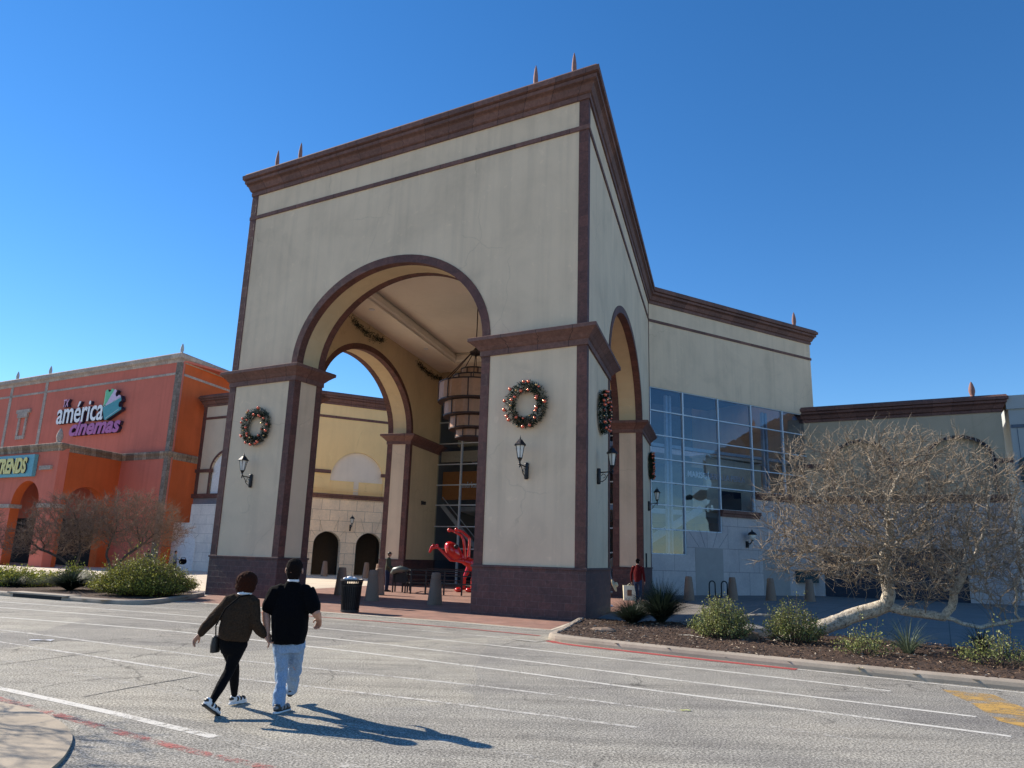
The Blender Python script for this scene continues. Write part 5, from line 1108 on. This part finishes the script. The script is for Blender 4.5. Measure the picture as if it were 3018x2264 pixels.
_, Jm = standing('person in maroon sweater holding a cream shopping bag right of the near pier', 6.0, 35.1, 2.08, R_(60), dict(hair=M['hairb'], top=M['maroon'], legs=M['jeand'], shoe=M['shoeb']), armL=((.26, .0, 1.12), (.27, .04, .86), (.27, .05, .8)), stride=.08)
sb = thing('shopping_bag', 'large cream paper shopping bag carried by the person in maroon', 'bag', (5.62, 35.2, .15))
h_ = Jm['hdL']; mb = MB(); cx, cy = h_.x-.1, h_.y-.05
v = [(-.27, -.09, .2), (.27, -.09, .2), (.27, .09, .2), (-.27, .09, .2), (-.3, -.1, .86), (.3, -.1, .84), (.3, .1, .85), (-.3, .1, .87)]
mb.add([(cx+a, cy+b, c) for a, b, c in v], [(0, 1, 5, 4), (1, 2, 6, 5), (2, 3, 7, 6), (3, 0, 4, 7), (0, 3, 2, 1)]); build('bag_body', mb, M['shopbag'], sb, recalc=False)
mb = MB(); 
for k_ in (-.09, .09): tube(mb, [(cx-.12, cy+k_, .84), (cx, cy+k_*.3, .95), (cx+.12, cy+k_, .84)], .008, 6)
build('bag_handle', mb, M['shopbag'], sb)
mb = MB(); box(mb, (cx-.02, cy-.11, .54), (.2, .008, .26)); build('bag_print', mb, plain('brown_print', (.22, .1, .05), .8), sb)
_, Js = standing('person mostly hidden behind the near right pier, in pale shirt and dark trousers', 4.36, 33.3, 2.0, R_(20), dict(hair=M['hairb'], top=M['greys'], legs=M['jeand'], shoe=M['shoew']), stride=.1)
hatt = thing('straw_hat', 'pale straw hat carried at the right edge of the near pier', 'hat', (4.62, 33.05, .9))
mb = MB(); Rh = Matrix.Rotation(R_(68), 3, 'Y') @ Matrix.Rotation(R_(20), 3, 'X'); lathe(mb, [(.0, .13), (.08, .125), (.11, .05), (.12, .0), (.27, -.03), (.27, -.045), (.11, -.015), (0, -.01)], (0, 0, 0), 24); mb.v = [tuple(Rh @ Vector(q)+Vector((4.66, 33.0, .92))) for q in mb.v]; build('crown_and_brim', mb, M['straw'], hatt, smooth=True)
standing('distant person in grey hooded top walking by the white stair wall', -26.5, 61.5, 1.72, R_(10), dict(hair=M['hairb'], top=M['greys'], legs=M['jeand'], shoe=M['shoeb']), stride=.15, armR=((.25, .1, 1.15), (.2, .35, 1.05), (.15, .42, 1.02)), group='people walking far away on the left')
standing('distant person in dark clothes behind the big green shrub', -28.9, 62.0, 1.72, R_(100), dict(hair=M['hairb'], top=M['olive'], legs=M['black'], shoe=M['shoew']), stride=.12, group='people walking far away on the left')
cs_ = thing('baby_carrier', 'dark baby carrier held by the distant person in grey', 'carrier', (-25.9, 61.6, .8))
mb = MB(); sphere(mb, (-25.85, 61.5, .88), .3, 12, s=(1.1, .6, .75)); tube(mb, [(-26.1, 61.5, .95), (-25.95, 61.5, 1.22), (-25.7, 61.5, 1.2), (-25.55, 61.5, .95)], .03, 8); blob('carrier_shell', mb, M['black'], cs_, .03, 2)

# ---------------------------------------------------------------- red sculpture
rs = thing('red_sculpture', 'glossy red dancing figure sculpture with raised arms behind the railing', 'sculpture', (-2.3, 43, .01))
mb = MB(); Y = 43.0
sphere(mb, (-3.0, Y, 2.2), .56, 24, s=(1.15, .85, .70), R=Matrix.Rotation(R_(48), 3, 'Y'))
limb(mb, [(-2.62, Y+.05, 1.9), (-2.45, Y+.1, 1.72), (-2.05, Y+.15, 1.6), (-1.85, Y+.15, 1.3)], [.2, .17, .3, .26])
limb(mb, [(-2.45, Y-.15, 1.68), (-3.1, Y-.25, 1.72), (-3.75, Y-.25, 2.3), (-3.95, Y-.25, 2.42)], [.13, .10, .075, .07])
limb(mb, [(-3.95, Y-.25, 2.42), (-4.2, Y-.25, 2.35), (-4.3, Y-.25, 2.12)], [.1, .12, .07])
sphere(mb, (-3.9, Y-.25, 2.5), .08, 10); sphere(mb, (-4.12, Y-.25, 2.5), .08, 10)
limb(mb, [(-2.35, Y+.05, 1.85), (-2.38, Y, 2.45), (-2.45, Y, 2.85), (-2.6, Y, 3.1), (-3.2, Y, 3.38)], [.11, .08, .08, .08, .07]); sphere(mb, (-3.28, Y, 3.36), .13, 10)
limb(mb, [(-2.15, Y+.2, 1.8), (-2.12, Y+.2, 2.4), (-2.12, Y+.2, 2.95), (-2.55, Y+.2, 3.3), (-2.85, Y+.2, 3.38)], [.11, .09, .09, .08, .07]); sphere(mb, (-2.9, Y+.2, 3.4), .12, 10)
for x0_, x1_ in ((-2.2, -2.33), (-1.8, -1.86)): limb(mb, [(x0_+.1, Y+.1, 1.3), (x1_, Y, .75), (x1_, Y, .2)], [.17, .11, .1])
blob('figure', mb, M['redplastic'], rs, .03, 4)
for x_ in (-2.5, -1.9): 
    mb = MB(); sphere(mb, (x_-.1, Y-.15, .13), .2, 14, s=(1.2, 1.4, .7)); build('foot', mb, M['redplastic'], rs, smooth=True)
mb = MB(); sphere(mb, (-2.82, Y-.44, 2.45), .13, 12, s=(1, .6, 1)); build('eye', mb, M['metal'], rs, smooth=True)

# ---------------------------------------------------------------- bare trees by space colonisation
def colonise(seed_chains, attract, step=.16, infl=1.2, kill=.24, iters=90, jit=.25, rs_=1):
    rg = np.random.default_rng(rs_); pos = []; par = []
    for ch in seed_chains:           # list of (points, parent index or None)
        pts, pi = ch; pts = [np.array(p, float) for p in pts]; prev = pi
        for a, b in zip(pts[:-1], pts[1:]):
            n = max(1, int(np.linalg.norm(b-a)/step))
            if prev is None: pos.append(a); par.append(-1); prev = len(pos)-1
            for i in range(1, n+1): pos.append(a+(b-a)*i/n+rg.normal(0, .008, 3)); par.append(prev); prev = len(pos)-1
    nseed = len(pos); att = np.array(attract); P = np.array(pos)
    d = np.linalg.norm(att[:, None]-P[None], axis=2); near = d.argmin(1); nd = d.min(1); par = list(par); pos = list(P)
    for it in range(iters):
        act = nd < (infl if it > 8 else 4.0)
        if not act.any(): break
        vec = (att[act]-np.array(pos)[near[act]]); vec /= np.maximum(np.linalg.norm(vec, axis=1), 1e-6)[:, None]
        uq, inv = np.unique(near[act], return_inverse=True); acc = np.zeros((len(uq), 3)); np.add.at(acc, inv, vec)
        new = []
        for k, i in enumerate(uq):
            v = acc[k]; l = np.linalg.norm(v)
            if l < .15: v = rg.normal(0, 1, 3); l = np.linalg.norm(v)
            v = v/l+rg.normal(0, jit, 3); v /= np.linalg.norm(v); q = pos[i]+v*step; new.append(q); pos.append(q); par.append(int(i))
        nw = np.array(new); b0 = len(pos)-len(nw); d = np.linalg.norm(att[:, None]-nw[None], axis=2); j = d.argmin(1); m_ = d.min(1); up_ = m_ < nd
        near = np.where(up_, j+b0, near); nd = np.where(up_, m_, nd)
        keep = nd > kill; att = att[keep]; near = near[keep]; nd = nd[keep]
        if len(att) == 0 or len(pos) > 14000: break
    return np.array(pos), par, nseed
def tree_mesh(t, pos, par, nseed, r_root, r_tip, mat_t, mat_c, twigs=3, tl=(.18, .5), upb=.3, expo=2.4, rs_=2, flat=.0):
    n = len(pos); child = [[] for _ in range(n)]
    for i, p in enumerate(par):
        if p >= 0: child[p].append(i)
    w_r = np.zeros(n)
    for i in range(n-1, -1, -1):
        w_r[i] = sum(w_r[c] for c in child[i]) if child[i] else 1.0
    # (children of a node always come later, except joined chains)
    w_r = np.maximum(w_r, 1); rad = r_tip*w_r**(1/expo); rad = rad/rad.max()*r_root if rad.max() > r_root else rad; rad = np.maximum(rad, r_tip)
    tb, cb = MB(), MB(); rg = random.Random(rs_)
    done = set()
    order = [i for i in range(n) if par[i] < 0]
    # follow chains
    stack = [(i, None) for i in order]
    while stack:
        i, pr = stack.pop(); ch = ([pr] if pr is not None else [])+[i]; j = i
        while child[j]:
            cs = sorted(child[j], key=lambda c: -w_r[c])
            for c in cs[1:]: stack.append((c, j))
            j = cs[0]; ch.append(j)
        # split into thick and thin runs
        k = 0
        while k < len(ch)-1:
            thick = rad[ch[min(k+1, len(ch)-1)]] > .022; e_ = k+1
            while e_ < len(ch)-1 and (rad[ch[e_+1]] > .022) == thick: e_ += 1
            seg = ch[k:e_+1]
            r_ = [rad[q] for q in seg]
            if pr is not None and k == 0: r_[0] = min(rad[seg[0]], rad[seg[1]]*1.25)
            tube(tb if thick else cb, [pos[q] for q in seg], r_, 8 if thick and rad[seg[0]] > .05 else 5 if thick else 3, caps=False); k = e_
    for i in range(nseed if n > nseed else 0, n):
        if rad[i] > .03: continue
        for _ in range(twigs if rg.random() < .9 else 0):
            p = Vector(pos[i]); d = Vector((rg.gauss(0, 1), rg.gauss(0, 1), rg.gauss(upb, .9))).normalized(); L = rg.uniform(*tl)
            pv = Vector(pos[i])-Vector(pos[par[i]]); d = (d+pv.normalized()*.7).normalized()
            b = Vector((rg.gauss(0, 1), rg.gauss(0, 1), rg.gauss(.3, 1)))*.12*L; m1 = p+d*L*.5+b; m2 = p+d*L+b*.3
            tube(cb, [p, m1, m2], [.0065, .005, .0025], 3, caps=False)
            if rg.random() < .75:
                d2 = (d+Vector((rg.gauss(0, .8), rg.gauss(0, .8), rg.gauss(.2, .8)))).normalized()*L*.5; tube(cb, [m1, m1+d2], [.0045, .002], 3, caps=False)
    build('trunk', tb, mat_t, t, smooth=True, recalc=False); build('crown', cb, mat_c, t, smooth=False, recalc=False)
def blobpts(specs, rs_=1):
    rg = np.random.default_rng(rs_); out = []
    for c, r, n in specs:
        v = rg.normal(0, 1, (n, 3)); v /= np.linalg.norm(v, axis=1)[:, None]; out.append(np.array(c)+v*(rg.random((n, 1))**(1/2.4))*np.array(r))
    return np.concatenate(out)
def tp(x, z, y, Y0=21.56):   # slide a measured point along its sight line to depth y
    k = y/Y0; return (x*k, y, 1.85+(z-1.85)*k)
tr = thing('bare_tree', 'bare leafless tree with a thick leaning pale trunk in the right planting bed', 'tree', (8.0, 19.5, .1))
trunk = [(7.15, 19.9, .08), tp(9.12, .42, 19.5), tp(9.74, .66, 19.4), tp(10.25, .80, 19.3), tp(10.59, .92, 19.2)]
up1 = [trunk[-1], tp(10.72, 1.22, 19.2), tp(10.70, 1.6, 19.15), tp(10.6, 2.1, 19.0), tp(10.9, 2.8, 18.9)]
rt1 = [trunk[-1], tp(11.0, .80, 19.0), tp(11.41, .75, 18.9), tp(12.16, .66, 18.6), tp(12.7, .52, 18.3), tp(13.18, .42, 18.1), tp(14.03, .6, 17.7), tp(14.6, .7, 17.5)]
rt2 = [tp(12.16, .66, 18.6), tp(12.45, .95, 18.5), tp(12.5, 1.3, 18.4), tp(12.9, 1.9, 18.2)]
pos = []; 
step = .16
chains = [(trunk, None)]
# seed skeleton with explicit joints
def joint_chain(ch_list):
    P = []; par = []
    for pts, attach in ch_list:
        prev = attach if attach is None else min(range(len(P)), key=lambda i: np.linalg.norm(np.array(P[i])-np.array(pts[0])))
        for a, b in zip(pts[:-1], pts[1:]):
            a, b = np.array(a, float), np.array(b, float); n = max(1, int(np.linalg.norm(b-a)/.15))
            if prev is None: P.append(a); par.append(-1); prev = 0
            for i in range(1, n+1): P.append(a+(b-a)*i/n+rng.normal(0, .012, 3)); par.append(prev); prev = len(P)-1
    return P, par
def grow(ch_list, att, **k):
    P, par = joint_chain(ch_list); ns = len(P)
    rs_ = k.get('rs_', 1); infl = k.get('infl', 1.2); kill = k.get('kill', .24); step = k.get('step', .16); jit = k.get('jit', .25); start = k.get('start', 0)
    rg = np.random.default_rng(rs_); att = np.array(att); pos = list(P); ok = np.array([i >= start for i in range(ns)])
    d = np.linalg.norm(att[:, None]-np.array(P)[None], axis=2); d[:, ~ok] = 1e9; near = d.argmin(1); nd = d.min(1)
    for it in range(k.get('iters', 90)):
        act = nd < (infl if it > 10 else 3.5)
        if not act.any(): break
        vec = (att[act]-np.array(pos)[near[act]]); vec /= np.maximum(np.linalg.norm(vec, axis=1), 1e-6)[:, None]
        uq, inv = np.unique(near[act], return_inverse=True); acc = np.zeros((len(uq), 3)); np.add.at(acc, inv.ravel(), vec); b0 = len(pos)
        for k_, i in enumerate(uq):
            v = acc[k_]; l = np.linalg.norm(v)
            v = (v/l if l > .15 else 0)+rg.normal(0, jit, 3); v /= np.linalg.norm(v); pos.append(pos[i]+v*step); par.append(int(i))
        nw = np.array(pos[b0:]); d = np.linalg.norm(att[:, None]-nw[None], axis=2); j = d.argmin(1); m_ = d.min(1); u_ = m_ < nd
        near = np.where(u_, j+b0, near); nd = np.where(u_, m_, nd); kp = nd > kill; att, near, nd = att[kp], near[kp], nd[kp]
        if len(att) == 0 or len(pos) > 12000: break
    return np.array(pos), par, ns
def tpc(x, z, y): return tp(x, z, y)
att = blobpts([(tp(9.6, 3.0, 18.8), (1.9, 1.8, 1.45), 560), (tp(10.6, 4.2, 18.6), (2.3, 1.9, 1.5), 700), (tp(12.6, 3.6, 18.0), (2.2, 1.9, 1.7), 800), (tp(13.6, 2.6, 17.6), (1.7, 1.7, 1.3), 520),
               (tp(8.3, 3.5, 18.7), (1.0, 1.2, 1.3), 260), (tp(11.0, 5.5, 18.5), (.9, .7, .5), 40), (tp(12.9, 5.4, 18.1), (.8, .8, .5), 50), (tp(8.6, 5.2, 18.7), (.6, .7, .5), 40), (tp(7.6, 2.4, 18.8), (.6, .7, .5), 60), (tp(12.2, 1.9, 17.9), (2.2, 1.5, .7), 400), (tp(9.0, 2.1, 18.6), (1.4, 1.3, .55), 300), (tp(11.2, 2.4, 18.4), (2.6, 1.6, .9), 500)], 4)
pos, par, ns = grow([(trunk, None), (up1, 1), (rt1, 1), (rt2, 1)], att, kill=.2, rs_=5, start=16, jit=.34)
tree_mesh(tr, pos, par, ns, .19, .008, M['barkl'], M['twig'], twigs=3, tl=(.15, .55), upb=.45, expo=2.15)
mb = MB(); limb(mb, trunk[:2]+[trunk[2], trunk[3]], [(.2, .15), (.19, .17), .17, .155]); limb(mb, [trunk[0], (6.9, 20.2, .02)], [.14, .07]); limb(mb, [(7.3, 19.8, .1), (6.6, 19.4, .03)], [.12, .05]); limb(mb, [trunk[3], trunk[4], up1[1], up1[2]], [.155, .15, .125, .11]); limb(mb, [trunk[4], rt1[1], rt1[2], rt1[3]], [.13, .115, .105, .09])
blob('trunk_base', mb, M['barkl'], tr, .03, 3, .02, 6)
# left bare trees
def ltree(label, x, y, specs, chains, rs_, r0=.13):
    t = thing('bare_tree', label, 'tree', (x, y, .1)); P, pr, ns = grow(chains, blobpts(specs, rs_), kill=.22, rs_=rs_, start=6, jit=.3, step=.17); tree_mesh(t, P, pr, ns, r0, .008, M['barkd'], M['twigr'], twigs=(5 if y > 20 else 1), tl=(.15, .5), upb=.35, rs_=rs_)
ltree('bare reddish tree behind the big green shrub in the left planting bed', -19.0, 37, [((-18.3, 37, 3.2), (2.4, 1.8, 1.35), 1100), ((-16.6, 36.6, 2.6), (1.3, 1.4, .9), 300)],
      [([(-19.0, 37, .1), (-18.9, 37, .7), (-18.3, 36.9, 1.4), (-17.4, 36.8, 2.1)], None), ([(-18.9, 37, .7), (-19.3, 37.1, 1.5), (-19.2, 37.2, 2.3)], 1)], 11)
ltree('bare tree with a forked dark trunk left of the reddish tree in the left bed', -20.6, 37.5, [((-21.6, 37.5, 2.9), (2.2, 1.8, 1.5), 1100), ((-23.8, 37.5, 2.0), (1.3, 1.4, .8), 250)],
      [([(-20.4, 37.3, .1), (-20.9, 37.4, .75), (-21.8, 37.5, 1.3), (-22.9, 37.5, 1.7)], None), ([(-20.9, 37.4, .75), (-20.8, 37.5, 1.5), (-21.0, 37.6, 2.4)], 1)], 12)
ltree('bare tree cut by the left edge of the picture beyond the left kerb', -26.2, 36.5, [((-26.0, 36.5, 2.6), (1.7, 1.6, 1.5), 600)], [([(-27.0, 36.5, .1), (-26.8, 36.5, 1.0), (-26.2, 36.5, 2.0)], None)], 13)
ltree('bare tree beside the traffic island at the lower left casting twig shadows', -10.6, 10.6, [((-10.0, 10.4, 3.4), (1.9, 1.7, 1.2), 260)], [([(-10.8, 10.6, .0), (-10.7, 10.5, 1.2), (-10.3, 10.5, 2.4)], None)], 14, .1)

# ---------------------------------------------------------------- shrubs, grasses, rocks, litter
def shrub(name, label, cat, c, rx, ry, h, nst, nl, ls, mat, rs_=1, spike=0, group=None):
    if rx < 2: ls = ls*1.2; nst = int(nst*.62); spike *= 1.6
    t = thing(name, label, cat, (c[0], c[1], c[2])); rg = random.Random(rs_); sm, lm = MB(), MB()
    for _ in range(nst):
        a = rg.uniform(0, 6.283); r = rg.random()**.55; top = Vector((c[0]+rx*r*math.cos(a), c[1]+ry*r*math.sin(a), c[2]+h*(1-.75*r*r)*rg.uniform(.72, 1.0+(spike if rg.random() < .15 else 0))+.05))
        b = Vector((c[0]+rx*.35*r*math.cos(a), c[1]+ry*.35*r*math.sin(a), c[2])); mid = (b+top)*.5+Vector((math.cos(a), math.sin(a), 0))*.12*rx*r; pts = [b, mid, top]
        tube(sm, pts, [.008, .006, .003], 3, caps=False)
        for k in range(nl):
            t_ = .3+.7*(k+rg.random())/nl; p = (b*(1-t_)**2+mid*2*t_*(1-t_)+top*t_*t_)+Vector((rg.gauss(0, 1), rg.gauss(0, 1), rg.gauss(0, 1)))*ls*1.1
            d = Vector((rg.gauss(0, .8), rg.gauss(0, .8), rg.gauss(.6, .6))).normalized()*ls*rg.uniform(.6, 1.3); q = d.cross(Vector((rg.gauss(0, 1), rg.gauss(0, 1), rg.gauss(0, 1)))).normalized()*ls*.38
            lm.add([p-d*.5, p+q, p+d*.6, p-q], [(0, 1, 2, 3)])
    build('stems', sm, M['barkd'], t, recalc=False); build('leaves', lm, mat, t, recalc=False); return t
shrub('green_shrub', 'round grey green shrub nearest the pier in the right bed', 'shrub', (5.38, 19.35, .1), .82, .7, 1.08, 300, 34, .034, M['leafg'], 1, .18)
shrub('green_shrub', 'taller yellow green shrub just left of the leaning tree trunk', 'shrub', (6.95, 18.85, .1), .78, .65, 1.05, 210, 32, .034, foliage('bright_shrub_leaves', (.08, .10, .02), (.22, .24, .07)), 2, .3)
shrub('green_shrub', 'low loose green shrub in front of the tree trunk', 'shrub', (7.65, 16.7, .1), .7, .5, .62, 80, 22, .034, M['leafg'], 3, .4)
shrub('green_shrub', 'low straggly green shrub at the far right of the bed', 'shrub', (9.75, 15.5, .1), .85, .6, .68, 90, 22, .034, M['leafg'], 4, .4)
shrub('green_shrub', 'small sprawling shrub sprig beside the kerb on the right', 'shrub', (10.2, 14.6, .1), .4, .3, .3, 30, 16, .032, M['leafg'], 5, .3)
shrub('juniper_shrub', 'big spreading olive green juniper at the corner of the left bed', 'shrub', (-13.75, 29.5, .1), 2.05, 1.7, 1.42, 1500, 26, .05, M['juniper'], 6, .45)
shrub('low_shrub', 'low yellow green leafy shrub row at the left end of the left bed', 'shrub', (-21.4, 33.6, .1), 2.3, 1.0, .8, 420, 20, .07, M['leafy'], 7, .3)
shrub('low_shrub', 'yellow green leafy shrub between the grass clump and the tree trunks', 'shrub', (-19.6, 35.2, .1), 1.4, .9, .85, 240, 20, .07, M['leafy'], 8, .3)
def blades(name, label, c, r, h, n, mat, rs_=1, wdt=.018, droop=.5):
    mb = MB(); rg = random.Random(rs_)
    for _ in range(n):
        a = rg.uniform(0, 6.283); L = h*rg.uniform(.6, 1.15); sp = r*rg.uniform(.2, 1.0); dv = Vector((math.cos(a), math.sin(a), 0)); p0 = Vector(c)+dv*.06*rg.random(); sdv = Vector((-dv.y, dv.x, 0)); prev = None
        for k in range(6):
            t = k/5; p = p0+dv*sp*t**1.3+Vector((0, 0, L*(t-droop*t*t*(sp/r)))); q = sdv*wdt*(1-t*.9)
            i = len(mb.v); mb.v += [tuple(p-q), tuple(p+q)]
            if k: mb.f.append([i-2, i-1, i+1, i]); mb.m.append(0); mb.uv.append([(0, 0)]*4)
    return tag(build(name, mb, mat, loc=c, recalc=False), label, 'plant')
blades('spiky_plant', 'large dark spiky grass clump in shade against the near right pier side', (4.75, 23.7, .1), 1.6, 1.4, 1500, M['blade'], 1, .013, .55)
blades('spiky_plant', 'low dark spiky clump at the foot of the near right pier', (3.75, 23.0, .1), 1.3, .8, 1100, M['blade'], 2, .014, .55)
blades('spiky_plant', 'arching pale green strappy plant between two low shrubs on the right', (8.75, 17.0, .1), 1.25, .95, 110, M['bladel'], 3, .014, .68)
blades('spiky_plant', 'dark strappy plant in shade below the low branch on the right', (10.9, 17.9, .1), .7, .7, 90, M['blade'], 4, .02, .5)
blades('spiky_plant', 'dark blue green grass clump left of the big juniper', (-17.5, 31.2, .1), 2.0, .95, 1300, M['blade'], 5, .018, .6)
blades('spiky_plant', 'smaller dark grass clump behind the left kerb inlet', (-20.6, 32.6, .1), 1.1, .6, 300, M['blade'], 6, .018, .6)
def rockm(label, c, s, rs_, mat=None):
    mb = MB(); sphere(mb, (0, 0, 0), 1, 14, s=s); rg = random.Random(rs_)
    mb.v = [tuple(Vector(v)*(1+.28*noise.noise(Vector(v)*2.2/max(s)+Vector((rs_, 0, 0))))+Vector(c)) for v in mb.v]
    return tag(build('rock', mb, mat or M['rock'], loc=c), label, 'rock', None)
rockm('flat brown rock on the bark mulch in front of the near right pier', (2.55, 20.3, .13), (.33, .2, .09), 1)
palr = concrete('pale_rock', (.42, .38, .33), None, .9, .2)
rockm('pale flat rock behind the two green shrubs', (6.3, 20.1, .2), (.6, .35, .22), 3, palr)
rockm('dark rock in shade between the two green shrubs', (6.1, 19.6, .12), (.3, .2, .18), 4)
mb = MB(); tube(mb, [(5.9, 20.3, .35), (6.2, 20.2, .62), (6.6, 20.1, .66), (6.95, 20.0, .66), (7.02, 20.0, .45), (7.1, 20, .3)], [.012, .02, .024, .02, .018, .01], 6); tube(mb, [(6.3, 20.2, .64), (6.7, 20.4, .8)], [.01, .004], 5)
tag(build('dead_branch', mb, M['barkl'], loc=(6, 20.2, .3), smooth=True), 'thin pale dead branch lying over rocks between the green shrubs', 'branch')
mb = MB(); tube(mb, [(4.35, 19.6, .14), (4.6, 19.4, .16), (4.85, 19.0, .14)], [.008, .012, .008], 5); tag(build('dead_branch', mb, M['barkl'], loc=(4.6, 19.4, .14)), 'short pale stick lying on the mulch left of the grey green shrub', 'stick')
def litter(label, c, s, mat, rs_):
    mb = MB(); rg = random.Random(rs_); k = 5
    for i in range(k):
        for j in range(k): mb.v.append((c[0]+(i/4-.5)*s[0], c[1]+(j/4-.5)*s[1], c[2]+.008+rg.random()*s[2]))
    for i in range(k-1):
        for j in range(k-1): mb.f.append([i*k+j, (i+1)*k+j, (i+1)*k+j+1, i*k+j+1]); mb.m.append(0); mb.uv.append([(0, 0)]*4)
    return tag(build('litter', mb, mat, loc=c, recalc=False), label, 'litter')
litter('yellow crumpled wrapper in the gutter by the right kerb', (6.55, 14.45, .02), (.13, .14, .13), M['yellowl'], 1)
litter('red and white crumpled wrapper beside the yellow one in the gutter', (6.75, 14.33, .02), (.22, .12, .07), plain('pink_wrapper', (.6, .3, .3), .5), 2)
litter('small yellow paper scrap lying on the open road', (2.39, 10.42, 0), (.13, .05, .01), plain('pale_yellow_paper', (.75, .75, .25), .8), 3)
litter('flat white paper scrap on the road at the left', (-9.17, 15.64, 0), (.45, .14, .02), M['shoew'], 4)

dr = thing('storm_drain', 'dark storm drain opening in the left kerb below the grass clump', 'drain', (-16.4, 27.5, 0))
mb = MB(); a_, b_ = Vector((-17.75, 28.12)), Vector((-15.35, 26.97)); dd_ = (b_-a_).normalized(); nn_ = Vector((-dd_.y, dd_.x)); plate(mb, a_, dd_, nn_, rect(0, (b_-a_).length, .008, .125), -.03, .02); build('opening', mb, M['dark'], dr)
mb = MB(); plate(mb, a_-dd_*.3, dd_, nn_, rect(0, (b_-a_).length+.6, .126, .175), -.06, .5); build('cover_slab', mb, M['curb'], dr)
